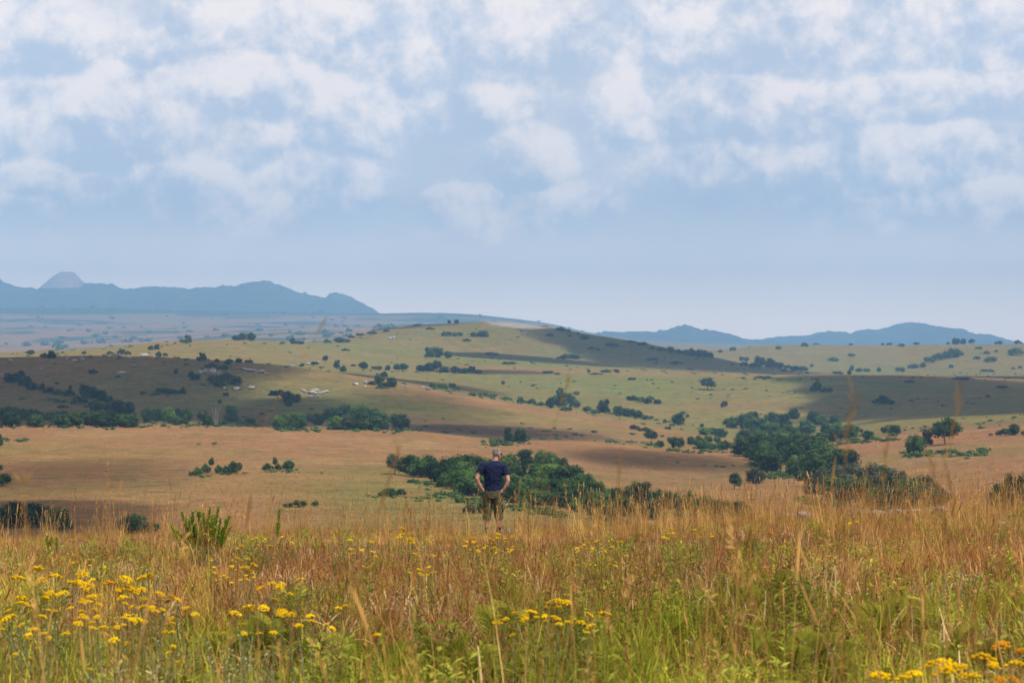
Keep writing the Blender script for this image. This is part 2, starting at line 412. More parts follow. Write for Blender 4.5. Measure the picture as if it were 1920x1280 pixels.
# ------------------------------------------------------------------ materials of the land
def ground_material():
    m, n, out = material("savanna_grass")
    at = lambda a: n.add('ShaderNodeAttribute', attribute_name=a).outputs['Fac']
    pos = n.add('ShaderNodeNewGeometry').outputs['Position']
    g, b, rock, wood = at('green'), at('burnt_and_shade'), at('rock'), at('wood')
    big = n.noise(pos, 0.011, 5, 0.6)
    mid = n.noise(pos, 0.075, 5, 0.65)
    fine = n.noise(pos, 0.7, 4, 0.7)
    g2 = n.m('ADD', g, n.m('ADD', n.m('MULTIPLY_ADD', big, 1.1, -0.50), n.m('MULTIPLY_ADD', mid, 0.9, -0.42)), clamp=True)
    col = n.mix(g2, (0.262, 0.122, 0.058), (0.150, 0.146, 0.037))
    lush = n.rmap(n.m('ADD', g2, n.m('MULTIPLY_ADD', fine, 0.8, -0.4)), 0.95, 1.35, smooth=True)
    col = n.mix(lush, col, (0.085, 0.125, 0.038))
    pale = n.rmap(n.noise(pos, 0.03, 5, 0.6), 0.52, 0.72, smooth=True)
    col = n.mix(n.m('MULTIPLY', pale, 0.28), col, (0.30, 0.215, 0.105))
    b2 = n.m('MULTIPLY', b, n.rmap(mid, 0.3, 0.65, 0.35, 1.15), clamp=True)
    col = n.mix(b2, col, (0.090, 0.056, 0.040))  # dark tone of burned grass, with some shade of the slopes painted in
    spots = n.rmap(n.m('ADD', n.noise(pos, 0.16, 5, 0.75), n.m('MULTIPLY', g, 0.06)), 0.57, 0.63, smooth=True)
    col = n.mix(n.m('MULTIPLY', spots, 0.65), col, (0.075, 0.10, 0.036))
    grain = n.rmap(n.noise(pos, 1.7, 5, 0.8), 0.25, 0.75, 0.58, 1.42)
    strea = n.rmap(n.noise(pos, 0.28, 5, 0.75), 0.25, 0.75, 0.68, 1.32)
    blot = n.rmap(n.noise(pos, 0.05, 6, 0.7), 0.25, 0.75, 0.80, 1.20)
    gr = n.m('MULTIPLY', n.m('MULTIPLY', grain, strea), blot)
    col = n.mix(1.0, col, n.xyz(gr, gr, gr), 'MULTIPLY')
    woodc = n.mix(n.rmap(n.noise(pos, 0.03, 4, 0.7), 0.35, 0.7), (0.030, 0.045, 0.018), (0.075, 0.085, 0.035))
    wf = n.rmap(n.m('ADD', wood, n.m('MULTIPLY_ADD', n.noise(pos, 0.0030, 9, 0.66), 3.0, -1.5)), 0.42, 0.58, smooth=True)
    col = n.mix(wf, col, woodc)
    rockc = n.mix(n.noise(pos, 0.25, 6, 0.7), (0.15, 0.12, 0.105), (0.42, 0.36, 0.33))
    rf = n.rmap(n.m('ADD', rock, n.m('MULTIPLY_ADD', n.noise(pos, 0.09, 6, 0.75), 1.0, -0.5)), 0.40, 0.60, smooth=True)
    col = n.mix(rf, col, rockc)
    hgt = n.noise(pos, 1.1, 5, 0.8)
    bump = n.add('ShaderNodeBump', {'Strength': 0.55, 'Distance': 0.5, 'Height': hgt}).outputs[0]
    bs = n.add('ShaderNodeBsdfDiffuse', {0: col, 1: 0.6, 2: bump})
    n.t.links.new(bs.outputs[0], out.inputs[0])
    return m
M_GROUND = ground_material()

# the ground: one sheet from behind the camera to beyond the last ridge
NC = 620
U = np.linspace(-0.345, 0.345, NC)
Xg = U[None, :] * (YR[:, None] + 60); Yg = np.repeat(YR[:, None], NC, 1)
Zg = ground_z(Xg, Yg)
Gg = table(TG, Xg, Yg) + 0.22 * fbm(Xg, Yg, 260, 4, seed=11); Bg = table(TB, Xg, Yg)
xp = 960 + F * Xg / np.maximum(Yg, 1)
Gg = np.where(Yg < 75, 0.30, Gg); Bg = np.where(Yg < 75, 1.1, Bg)  # near soil painted dark, to deepen the shade between grass clumps
Wd = np.zeros_like(Gg)
Wd = np.maximum(Wd, sstep(Yg, 7400, 8300) * 0.95 * (1 - sstep(Yg, 10300, 11000)))
Wd = np.maximum(Wd, 0.40 * sstep(Yg, 2900, 3400) * (1 - sstep(xp, 1050, 1150)))
Rk = np.zeros_like(Gg)
def rock_patch(x0, x1, Y0, Y1, s=0.62):
    e = 1 - np.sqrt(((xp - (x0 + x1) / 2) / ((x1 - x0) / 2)) ** 2 + ((Yg - (Y0 + Y1) / 2) / ((Y1 - Y0) / 2)) ** 2)
    Rk[:] = np.maximum(Rk, np.where(e > -0.4, s * sstep(e, -0.4, 0.6), 0))
rock_patch(885, 1045, 1930, 2080, 0.60)
rock_patch(1195, 1345, 2500, 2800, 0.6)
q = grid_faces(len(YR), NC)
ground = link("ground", mesh_np("ground", np.stack([Xg, Yg, Zg], -1).reshape(-1, 3), q.ravel(), np.full(len(q), 4),
              {'green': Gg.ravel(), 'burnt_and_shade': Bg.ravel(), 'rock': Rk.ravel(), 'wood': Wd.ravel()}, smooth=True), M_GROUND)
tag(ground, kind='structure')


def range_material(name, lo, hi, bare=False):
    m, n, out = material(name)
    pos = n.add('ShaderNodeNewGeometry').outputs['Position']
    a = n.noise(pos, 0.014, 7, 0.75)
    col = n.mix(n.rmap(a, 0.3, 0.7), lo, hi)
    rk = n.add('ShaderNodeAttribute', attribute_name='rock').outputs['Fac']
    rf = n.rmap(n.m('ADD', rk, n.m('MULTIPLY_ADD', n.noise(pos, 0.03, 5, 0.7), 0.9, -0.45)), 0.42, 0.6, smooth=True)
    streak = n.noise(n.vm('MULTIPLY', pos, (1, 1, 0.2)), 0.05, 5, 0.7)
    col = n.mix(rf, col, n.mix(n.rmap(streak, 0.35, 0.65), (0.42, 0.30, 0.26), (0.74, 0.57, 0.50)))
    bump = n.add('ShaderNodeBump', {'Strength': 1.0, 'Distance': 60.0, 'Height': n.noise(pos, 0.018, 6, 0.75)}).outputs[0]
    bs = n.add('ShaderNodeBsdfDiffuse', {0: col, 1: 0.5, 2: bump})
    n.t.links.new(bs.outputs[0], out.inputs[0])
    return m


def hill_range(name, Yc, depth, line, base_z, mat, seed, lump=3.0, rockfn=None):
    """a range of hills whose crest, Yc ahead, follows LINE (bearing, tangent x F)"""
    ln = np.array(line, float)
    xs = np.linspace(ln[0, 0], ln[-1, 0], 520)
    X = (xs - 960) / F * Yc
    # smooth crest through the given points
    top = np.interp(xs, ln[:, 0], ln[:, 1])
    kk = np.exp(-0.5 * (np.arange(-7, 8) / 1.3) ** 2); kk /= kk.sum()
    top = np.convolve(np.pad(top, 7, mode='edge'), kk, 'valid')
    zc = (640 - top) / F * Yc
    s = np.concatenate([np.linspace(-1, 0, 46), np.linspace(0, 1, 20)[1:]])
    Xg = np.repeat(X[None, :], len(s), 0); Yg = Yc + s[:, None] * depth + fbm(X, X * 0, 1400, 3, seed=seed)[None, :] * depth * 0.05
    prf = np.where(s < 0, 1 - np.abs(s) ** 1.35, 1 - s ** 1.6)[:, None]
    spur = fbm(Xg, Yg, 800, 5, 0.5, seed=seed) * 0.30 * (1 - np.abs(s)[:, None]) * np.abs(s)[:, None] * 4
    Z = base_z + (zc - base_z)[None, :] * np.clip(prf + spur * 0.8, 0, 1.2)
    Z = Z + 2.6 * lump * (fbm(Xg, Yg, 60, 3, 0.6, seed=seed + 1)) * np.clip((zc - base_z)[None, :] / 60, 0, 1)
    Z = Z + lump * 1.3 * np.abs(fbm(Xg, Yg, 24, 2, 0.6, seed=seed + 4)) * np.clip((zc - base_z)[None, :] / 60, 0, 1)
    rk = np.zeros_like(Z) if rockfn is None else rockfn(960 + F * Xg / Yc, s[:, None], Z)
    q = grid_faces(len(s), len(xs))
    o = link(name, mesh_np(name, np.stack([Xg, Yg, Z], -1).reshape(-1, 3), q.ravel(), np.full(len(q), 4), {'rock': rk.ravel()}, smooth=True), mat)
    return tag(o, kind='structure')


M_RANGE = range_material("wooded_hillside", (0.012, 0.026, 0.008), (0.21, 0.20, 0.085))
dome = lambda xp, s, Z: np.where((s < 0.25) & (s > -0.5), np.clip(1.25 - np.abs((xp - 120) / 50) ** 2.0, 0, 1) * sstep(Z, 0.0205 * 11000, 0.0226 * 11000), 0.0)
hill_range("hills", 11000, 1100, [(-560, 520), (-200, 540), (-60, 520), (0, 527), (20, 532), (45, 537), (70, 541), (82, 537), (92, 527), (106, 515), (122, 510), (140, 512), (152, 524), (160, 532), (176, 533), (205, 533), (235, 544), (275, 544), (315, 544), (345, 548), (400, 543), (440, 541), (470, 534), (500, 532), (522, 536), (560, 550), (600, 559), (614, 556), (626, 551), (640, 553), (656, 557), (680, 572), (705, 584), (740, 600), (800, 622)],
           0.0, M_RANGE, 21, 4.5, dome)
hill_range("hills", 10000, 650, [(1000, 668), (1050, 650), (1110, 630), (1145, 625), (1180, 624), (1215, 624), (1245, 622), (1266, 617), (1280, 613.5), (1290, 613), (1305, 617), (1340, 622), (1372, 628), (1400, 635), (1430, 638), (1470, 643), (1520, 652), (1600, 668)],
           -40.0, M_RANGE, 33, 4.0)
hill_range("hills", 10400, 230, [(1540, 668), (1580, 650), (1605, 641), (1622, 635), (1640, 639), (1665, 648), (1720, 668)], -40.0, M_RANGE, 41, 2.5)
hill_range("hills", 11250, 420, [(1330, 668), (1400, 643), (1445, 634), (1480, 632), (1505, 632), (1535, 625), (1562, 621.5), (1580, 623), (1598, 629), (1612, 622), (1630, 619.5), (1655, 620), (1682, 610), (1702, 608.5), (1718, 606.5), (1745, 611), (1770, 615), (1800, 619), (1835, 626), (1860, 630), (1890, 638), (1930, 645), (2000, 652), (2200, 668)],
           -40.0, M_RANGE, 52, 3.0)

# ------------------------------------------------------------------ fair-weather clouds overhead, whose shadows lie on the hills
def cloud_material():
    m, n, out = material("cloud_vapour")
    v = n.add('ShaderNodeVolumeScatter', {0: (1, 1, 1, 1), 'Density': 0.055, 'Anisotropy': 0.3})
    n.t.links.new(v.outputs[0], out.inputs[1])
    return m
M_CLOUD = cloud_material()
CLOUD_H = 620.0


def cloud_over(parts, seed, thick=110.0):
    """a cumulus whose shadow falls on the ground inside PARTS (bearing from, to, distance from, to)"""
    cs = []
    for (x0, x1, y0, y1) in parts:
        yc = (y0 + y1) / 2
        cx = ((x0 + x1) / 2 - 960) / F * yc; rx = (x1 - x0) / 2 / F * yc; ry = (y1 - y0) / 2
        t = (CLOUD_H - float(ground_z(cx, yc))) / SUN.z
        cs.append((cx + SUN.x * t, yc + SUN.y * t, rx, ry))
    x0 = min(c[0] - 1.5 * c[2] for c in cs); x1 = max(c[0] + 1.5 * c[2] for c in cs)
    y0 = min(c[1] - 1.5 * c[3] for c in cs); y1 = max(c[1] + 1.5 * c[3] for c in cs)
    nx, ny = 70, 90
    X, Y = np.meshgrid(np.linspace(x0, x1, nx), np.linspace(y0, y1, ny))
    fld = np.full(X.shape, -9.0)
    for (cx, cy, rx, ry) in cs:
        fld = np.maximum(fld, 1 - np.sqrt(((X - cx) / rx) ** 2 + ((Y - cy) / ry) ** 2))
    fld = fld + 0.20 * fbm(X, Y, 90, 4, 0.55, seed=seed)
    th = np.where(fld > 0, 1 - (1 - np.clip(fld, 0, 1)) ** 1.75, 0)
    edge = np.minimum.reduce([X - x0, x1 - X, Y - y0, y1 - Y]) > 1e-6
    th = th * edge
    top = CLOUD_H + thick * th * (1 + 0.25 * fbm(X, Y, 40, 3, seed=seed + 2)); bot = CLOUD_H - 0.12 * thick * th
    q = grid_faces(ny, nx)
    keep = (th.ravel()[q] > 0).any(1); q = q[keep]
    tv = np.stack([X, Y, top], -1).reshape(-1, 3); bv = np.stack([X, Y, bot], -1).reshape(-1, 3)
    N = nx * ny
    rim = th.ravel() <= 0
    bmap = np.where(rim, np.arange(N), np.arange(N) + N)
    faces = np.concatenate([q, bmap[q][:, ::-1]])
    allv = np.concatenate([tv, bv])
    used = np.unique(faces); re = np.full(2 * N, -1); re[used] = np.arange(len(used))
    o = link("cloud", mesh_np("cloud", allv[used], re[faces].ravel(), np.full(len(faces), 4)), M_CLOUD)
    return tag(o, kind='structure')


cloud_over([(-250, 500, 690, 1020), (440, 660, 690, 870), (-100, 590, 850, 1060)], 61)
cloud_over([(560, 1000, 720, 960)], 71, 16)
cloud_over([(560, 960, 1075, 1230), (780, 1080, 1380, 1470)], 62, 50)
cloud_over([(980, 1560, 1720, 2250), (640, 940, 1960, 2300), (820, 1200, 1640, 1760)], 63)
cloud_over([(1490, 2350, 760, 1500), (1640, 2300, 1600, 1950)], 64)
cloud_over([(-200, 340, 225, 325)], 65)
cloud_over([(-200, 420, 330, 470)], 68, 14)
cloud_over([(1060, 1480, 480, 600)], 66, 22)
cloud_over([(740, 1150, 690, 780)], 69, 40)
# ------------------------------------------------------------------ trees and bushes of the valley
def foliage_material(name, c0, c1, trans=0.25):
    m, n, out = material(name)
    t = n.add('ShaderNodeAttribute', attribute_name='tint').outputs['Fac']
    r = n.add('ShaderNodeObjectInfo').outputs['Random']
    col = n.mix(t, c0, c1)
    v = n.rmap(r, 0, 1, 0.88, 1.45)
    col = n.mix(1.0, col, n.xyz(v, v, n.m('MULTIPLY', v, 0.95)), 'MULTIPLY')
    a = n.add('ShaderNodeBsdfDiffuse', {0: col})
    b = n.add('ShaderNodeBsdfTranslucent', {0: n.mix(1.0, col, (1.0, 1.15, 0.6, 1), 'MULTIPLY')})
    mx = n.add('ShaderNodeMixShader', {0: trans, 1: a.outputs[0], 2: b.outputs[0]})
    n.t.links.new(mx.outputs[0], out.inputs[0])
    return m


def simple_material(name, col, var=0.25, scale=8.0, rough=0.8, spec=0.2, bump=0.0):
    m, n, out = material(name)
    pos = n.add('ShaderNodeTexCoord').outputs['Object']
    f = n.noise(pos, scale, 5, 0.65)
    v = n.rmap(f, 0.25, 0.75, 1 - var, 1 + var)
    c = n.mix(1.0, col, n.xyz(v, v, v), 'MULTIPLY')
    bs = n.add('ShaderNodeBsdfPrincipled', {'Base Color': c, 'Roughness': rough, 'Specular IOR Level': spec})
    if bump:
        bs_in = n.add('ShaderNodeBump', {'Strength': bump, 'Distance': 0.02, 'Height': n.noise(pos, scale * 3, 5, 0.7)}).outputs[0]
        n.t.links.new(bs_in, bs.inputs['Normal'])
    n.t.links.new(bs.outputs[0], out.inputs[0])
    return m


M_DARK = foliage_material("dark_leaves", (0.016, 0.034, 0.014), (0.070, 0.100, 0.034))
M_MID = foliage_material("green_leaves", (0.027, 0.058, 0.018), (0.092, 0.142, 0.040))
M_BRIGHT = foliage_material("fresh_leaves", (0.055, 0.100, 0.024), (0.115, 0.175, 0.042), 0.30)
M_GREY = foliage_material("dull_leaves", (0.048, 0.052, 0.032), (0.095, 0.092, 0.055))
M_BARK = simple_material("bark", (0.095, 0.075, 0.058, 1), 0.4, 3.0, 0.9, 0.1)
M_DEADWOOD = simple_material("bleached_wood", (0.24, 0.21, 0.18, 1), 0.3, 3.0, 0.9, 0.1)


def lobe_leaves(mb, r, c, rad, n, size, tint, solid=True):
    """one clump of foliage: a rough core with many leaf-sized faces round it"""
    c = np.asarray(c, float); rad = np.asarray(rad, float)
    if solid:
        k = 7; rows = 4
        th = np.arange(k) / k * 2 * np.pi; vs = [[0, 0, -1]]
        for i in range(1, rows):
            ph = np.pi * i / rows - np.pi / 2
            for a in th: vs.append([np.cos(ph) * np.cos(a + i * .4), np.cos(ph) * np.sin(a + i * .4), np.sin(ph)])
        vs.append([0, 0, 1]); vs = np.array(vs)
        f = [(0, 1 + (j + 1) % k, 1 + j) for j in range(k)]
        for i in range(rows - 2):
            for j in range(k):
                a = 1 + i * k; f.append((a + j, a + (j + 1) % k, a + k + (j + 1) % k, a + k + j))
        last = 1 + (rows - 2) * k
        f += [(last + j, last + (j + 1) % k, len(vs) - 1) for j in range(k)]
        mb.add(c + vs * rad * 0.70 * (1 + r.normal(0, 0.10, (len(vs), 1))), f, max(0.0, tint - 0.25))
    d = r.normal(size=(n, 3)); d /= np.linalg.norm(d, axis=1)[:, None]
    p = c + d * rad * (0.80 + 0.34 * r.random((n, 1)))
    nr = d * 0.75 + r.normal(size=(n, 3)) * 0.55 + np.array([0, 0, 0.35]); nr /= np.linalg.norm(nr, axis=1)[:, None]
    a = np.cross(nr, r.normal(size=(n, 3))); a /= np.linalg.norm(a, axis=1)[:, None]; b = np.cross(nr, a)
    s = size * (0.6 + 0.9 * r.random((n, 1)))
    v = np.stack([p - a * s, p - b * s * .62, p + a * s, p + b * s * .62], 1).reshape(-1, 3)
    tt = np.clip(tint + r.normal(0, 0.16, n), 0, 1)
    mb.add_quads(v, np.arange(4 * n).reshape(-1, 4), np.repeat(tt, 4))


def make_crown(seed, style):
    """crown of unit height and unit width standing on z=0"""
    r = np.random.default_rng(seed); mb = MB()
    if style == 'round':       # dense evergreen nearly to the ground
        base, n = 0.02, 15
    elif style == 'standard':  # clear stem below
        base, n = 0.30, 14
    elif style == 'spread':    # wide flat-topped
        base, n = 0.38, 13
    elif style == 'tall':
        base, n = 0.05, 15
    else:                      # bush
        base, n = 0.0, 10
    lob = []
    for i in range(n):
        a = 2.4 * i + r.random(); q = math.sqrt((i + .5) / n)
        if style == 'spread':
            z = 0.62 + 0.22 * (1 - q * q) + r.normal(0, .05); R = 0.40 * q
            rad = (0.17, 0.17, 0.13)
        elif style == 'tall':
            z = base + 0.12 + 0.76 * ((i + r.random()) / n); R = 0.33 * (1.05 - abs(z - 0.38) * 1.25) * r.random() ** .4
            rad = (0.21, 0.21, 0.14)
        elif style == 'bush':
            z = 0.30 + 0.42 * (1 - q * q) * (0.6 + 0.6 * r.random()); R = 0.36 * q
            rad = (0.19, 0.19, 0.28)
        else:
            t = (i + 0.5) / n; zz = (1 - 2 * t); R = 0.33 * math.sqrt(max(0, 1 - zz * zz * .8)) * (0.75 + .4 * r.random())
            mid = (base + 1) / 2; z = mid + zz * (1 - base) * 0.34 + r.normal(0, .03)
            rad = (0.20, 0.20, 0.17 * (1 - base) / 0.8 + .02)
        sc = 0.78 + 0.5 * r.random()
        lob.append(((R * math.cos(a), R * math.sin(a), z), np.array(rad) * sc))
    if style in ('round', 'standard', 'tall'):
        lob.append(((0, 0, (base + 1) / 2), np.array([0.30, 0.30, (1 - base) * 0.40])))
    for c, rad in lob:
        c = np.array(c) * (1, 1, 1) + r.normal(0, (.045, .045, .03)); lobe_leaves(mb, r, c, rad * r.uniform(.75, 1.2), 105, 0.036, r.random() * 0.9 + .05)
    # let it end at z = 1 and a half width of 0.5
    V = np.concatenate(mb.v); V[:, 2] *= 1.0 / V[:, 2].max()
    V[:, 2] = np.maximum(V[:, 2], base * 0.6)
    wv = np.percentile(np.abs(V[:, :2]), 99.3); V[:, :2] *= 0.5 / wv
    mb.v = [V]
    return mb.mesh("crown_" + style)


def make_trunk(seed, style):
    r = np.random.default_rng(seed + 900); mb = MB()
    h = {'round': 0.45, 'standard': 0.6, 'spread': 0.7, 'tall': 0.6, 'bush': 0.3}[style]
    bend = r.normal(0, 0.03, 2)
    p = [np.array([bend[0] * t * t * 3, bend[1] * t * t * 3, -0.03 + (h + .03) * t]) for t in (0, .1, .35, .7, 1)]
    mb.tube(p, [0.052, 0.036, 0.030, 0.024, 0.012], 6)
    for i in range(5):
        a = 2.4 * i + r.random(); z0 = h * (0.45 + 0.11 * i)
        s = np.array([bend[0], bend[1], z0]); e = s + np.array([math.cos(a) * .26, math.sin(a) * .26, .16 + .1 * r.random()])
        mb.tube([s, (s + e) / 2 + np.array([0, 0, .02]), e], [0.020, 0.014, 0.006], 5)
    return mb.mesh("trunk_" + style)


STYLES = {}
for i_, st_ in enumerate(('round', 'round', 'round', 'round', 'round', 'standard', 'standard', 'standard', 'spread', 'tall', 'tall', 'bush', 'bush', 'bush')):
    STYLES.setdefault(st_, []).append((make_crown(100 + i_, st_), make_trunk(100 + i_, st_)))
_mats = {'dark': M_DARK, 'mid': M_MID, 'bright': M_BRIGHT, 'grey': M_GREY}
_meshcache = {}
def crown_mesh(style, var, tone):
    key = (style, var, tone)
    if key not in _meshcache:
        me = STYLES[style][var][0].copy(); me.materials.append(_mats[tone]); _meshcache[key] = me
    return _meshcache[key]
for st_ in STYLES.values():
    for c_, t_ in st_: t_.materials.append(M_BARK)

TONE = {'dark': 'dark green', 'mid': 'mid green', 'bright': 'bright green', 'grey': 'dull grey-green'}
ORD = "first second third fourth fifth sixth seventh eighth ninth tenth eleventh twelfth thirteenth fourteenth fifteenth sixteenth seventeenth eighteenth nineteenth twentieth".split()
def ordinal(k):
    if k < 20: return ORD[k]
    tens = ['', '', 'twenty', 'thirty', 'forty', 'fifty']
    t, u = divmod(k + 1, 10)
    return f"{tens[t]}-{ORD[u - 1]}" if u else {2: 'twentieth', 3: 'thirtieth', 4: 'fortieth', 5: 'fiftieth'}[t]


def plant_tree(px, yb, w, h, tone, style, label, group=None, ymin=110.0, parts=True, lean=0.0, ymax=6700):
    """a tree or bush rooted where the sight line (px, yb) meets the land; w, h as it shows, in units of 1/1920 frame"""
    x, y, z = pick(px, yb, ymin, ymax)
    k = y / F
    var = rng.integers(len(STYLES[style]))
    rz = rng.random() * 6.28
    isb = style == 'bush'
    name = 'bush' if isb else 'tree'
    sx = w * k; sz = h * k
    cm = crown_mesh(style, var, tone)
    if isb and not parts:
        o = link(name, cm)
        o.location = (x, y, z - 0.04 * sz); o.rotation_euler = (0, 0, rz); o.scale = (sx, sx, sz)
    else:
        o = empty(name, (x, y, z - 0.02 * sz), rz)
        o.rotation_euler = (0, lean, rz) if lean else (0, 0, rz)
        c = link('crown' if not isb else 'foliage', cm, parent=o); c.scale = (sx, sx, sz)
        t = link('trunk' if not isb else 'stem', STYLES[style][var][1], parent=o); t.scale = (sx * .8, sx * .8, sz)
    tag(o, label, name, group)
    return o


def plant_list(items, where, group, noun=None, ymin=110.0, parts=True, ymax=6700):
    """trees of one stand, labelled by colour and by their place in it from the left"""
    items = sorted(items, key=lambda t: t[0])
    seen = {}
    tot = {}
    for it in items:
        k = (it[4], 'bush' if it[5] == 'bush' else 'tree'); tot[k] = tot.get(k, 0) + 1
    for it in items:
        px, yb, w, h, tone, style = it[:6]
        k = (tone, 'bush' if style == 'bush' else 'tree')
        i = seen.get(k, 0); seen[k] = i + 1
        lab = f"{TONE[tone]} {k[1]} {where}" if tot[k] == 1 else f"{ordinal(i)} {TONE[tone]} {k[1]} from left {where}"
        plant_tree(px, yb, w, h, tone, style, lab, group, ymin, parts, ymax=ymax)


def stand(top, bottom, step, hpx, tones, styles, seed, rows=3, wfac=1.05):
    """trees filling a wood whose skyline is TOP and whose front edge is BOTTOM (bearing, depression)"""
    r = np.random.default_rng(seed); out = []
    tp = np.array(top, float); bt = np.array(bottom, float)
    x = max(tp[0, 0], bt[0, 0]); x1 = min(tp[-1, 0], bt[-1, 0])
    while x <= x1 + 1:
        t = np.interp(x, tp[:, 0], tp[:, 1]); b = np.interp(x, bt[:, 0], bt[:, 1])
        for j in range(rows):
            h = hpx * (0.62 + 0.58 * r.random())
            hh = min(h, b - t)
            yb = t + hh + (b - t - hh) * (j / max(1, rows - 1)) + (0 if j == 0 else r.normal(0, 1.5))
            if j and (b - t - hh) < 6 * j: continue
            yb = min(yb, b)
            out.append((x + r.normal(0, step * .18) + (step * .5 if j % 2 else 0), yb, hh * wfac * (0.95 + .45 * r.random()), hh * (1.0 if j == 0 else .93), tones[r.integers(len(tones))], styles[r.integers(len(styles))]))
        x += step * (0.85 + 0.3 * r.random())
    return out


# --- single trees
plant_tree(1327, 731, 33, 26, 'dark', 'standard', "lone round-topped dark tree standing by itself on the open green slope", parts=True)
plant_tree(1772, 834, 58, 54, 'dark', 'standard', "large spreading tree with a bare trunk on the brown field by the dark bush")
plant_tree(1716, 852, 44, 42, 'mid', 'round', "rounded green tree just left of the large spreading tree on the brown field")
plant_tree(1737, 836, 28, 34, 'grey', 'tall', "thin grey-leaved tree behind the rounded green one on the brown field")
plant_tree(1377, 917, 28, 36, 'dark', 'standard', "small dark leaning tree alone on the field beyond the tall grass", lean=0.12)
plant_tree(1416, 907, 36, 34, 'grey', 'round', "dull grey-brown tree right of the small leaning tree")
plant_tree(740, 889, 34, 40, 'grey', 'standard', "dull dark tree standing apart at the left end of the wood behind the man")
plant_tree(1221, 830, 27, 28, 'dark', 'standard', "dark tree with a bare stem left of the low thicket on the brown field")
plant_tree(953, 831, 18, 32, 'dark', 'tall', "narrow dark tree of the pair on the field crest above the man")
plant_tree(974, 829, 24, 30, 'dark', 'round', "broader dark tree of the pair on the field crest above the man")
plant_tree(1132, 774, 28, 28, 'dark', 'round', "dark rounded tree standing in the line of gully shrubs")
plant_tree(1272, 797, 27, 25, 'dark', 'round', "dark rounded tree alone on the lower green slope")
plant_tree(1358, 764, 15, 15, 'grey', 'bush', "lone grey-brown bush on the green slope below the lone round-topped tree")
plant_tree(1281, 779, 12, 10, 'bright', 'standard', "tiny yellowish tree behind the dark rounded one on the green slope")
plant_tree(1289, 784, 10, 9, 'grey', 'standard', "tiny grey tree right of the yellowish one on the green slope")
plant_tree(434, 794, 32, 37, 'bright', 'tall', "upright bright green tree behind the edge of the brown field")
plant_tree(380, 677, 16, 17, 'grey', 'round', "small dull tree on the pale grass above the dark hill")
plant_tree(372, 677, 10, 10, 'mid', 'bush', "green bush beside the small dull tree on the pale grass")
plant_tree(1084, 628, 6, 6, 'dark', 'round', "tiny dark tree on the ridge beside the rounded clump")
plant_tree(710, 615, 9, 10, 'dark', 'standard', "tiny tree on the skyline of the far dark spur")

# --- stands and thickets
plant_list(stand([(766, 850), (800, 850), (832, 855), (865, 849), (900, 850), (940, 854), (970, 841), (1005, 838), (1035, 843), (1052, 858), (1085, 876), (1110, 890), (1135, 902), (1150, 914)],
                 [(766, 892), (800, 900), (840, 922), (900, 934), (960, 943), (1040, 955), (1100, 968), (1150, 976)], 27, 48, ['mid', 'dark', 'dark', 'mid', 'bright', 'dark', 'mid'], ['round', 'round', 'round', 'tall'], 1, 4),
           "in the wood behind the man", "trees of the wood behind the man")
plant_list([(1184, 945, 44, 46, 'mid', 'round'), (1206, 950, 40, 48, 'dark', 'tall'), (1236, 955, 44, 42, 'mid', 'round'), (1262, 956, 40, 38, 'dark', 'round'), (1290, 957, 46, 40, 'mid', 'round'), (1322, 962, 44, 36, 'mid', 'round'), (1352, 966, 40, 34, 'dark', 'round'), (1385, 968, 44, 32, 'mid', 'round'), (1170, 968, 46, 44, 'mid', 'round'), (1220, 974, 46, 44, 'dark', 'round')],
           "in the row right of the man's wood", "trees of the row beyond the grass")
plant_list([(730, 932, 34, 18, 'mid', 'bush'), (752, 930, 24, 15, 'dark', 'bush'), (715, 930, 22, 10, 'mid', 'bush'), (880, 965, 26, 26, 'dark', 'bush'), (905, 962, 26, 22, 'dark', 'bush'), (925, 958, 20, 16, 'mid', 'bush'), (560, 951, 40, 14, 'mid', 'bush'), (590, 949, 20, 12, 'mid', 'bush'), (538, 952, 22, 9, 'mid', 'bush')],
           "on green ground left of the wood", "bushes left of the wood behind the man")
plant_list(stand([(1408, 812), (1440, 814), (1475, 816), (1505, 808), (1540, 817), (1575, 834), (1600, 858)], [(1408, 880), (1440, 890), (1500, 893), (1560, 892), (1600, 893)], 29, 58, ['dark', 'dark', 'mid', 'grey'], ['round', 'standard', 'round', 'tall'], 2, 3),
           "in the dark wood below the shaded slope", "trees of the dark wood")
plant_list(stand([(1525, 880), (1570, 868), (1610, 862), (1650, 868), (1690, 876), (1720, 890), (1750, 905), (1775, 925)], [(1525, 935), (1570, 940), (1650, 952), (1720, 958), (1775, 962)], 33, 48, ['dark', 'mid', 'grey', 'dark'], ['round', 'standard', 'round'], 3, 3),
           "in the lower wood above the seed heads", "trees of the lower wood")
plant_list(stand([(1372, 778), (1400, 772), (1440, 768), (1462, 776), (1482, 763), (1512, 765), (1535, 776), (1562, 776), (1590, 792)], [(1372, 802), (1400, 828), (1450, 842), (1520, 838), (1590, 822)], 24, 33, ['mid', 'dark', 'mid', 'bright', 'mid'], ['round', 'round', 'tall'], 4, 3),
           "in the upper wood beside the sunlit slope", "trees of the upper wood")
plant_list(stand([(1242, 824), (1262, 816), (1290, 818), (1320, 812), (1350, 817), (1368, 826)], [(1242, 838), (1290, 842), (1368, 844)], 17, 22, ['mid', 'dark', 'mid'], ['bush', 'round'], 5, 2) + [(1322, 816, 28, 17, 'bright', 'round'), (1340, 815, 22, 15, 'grey', 'round'), (1352, 820, 26, 18, 'mid', 'round')],
           "in the low thicket left of the woods", "trees and bushes of the low thicket")
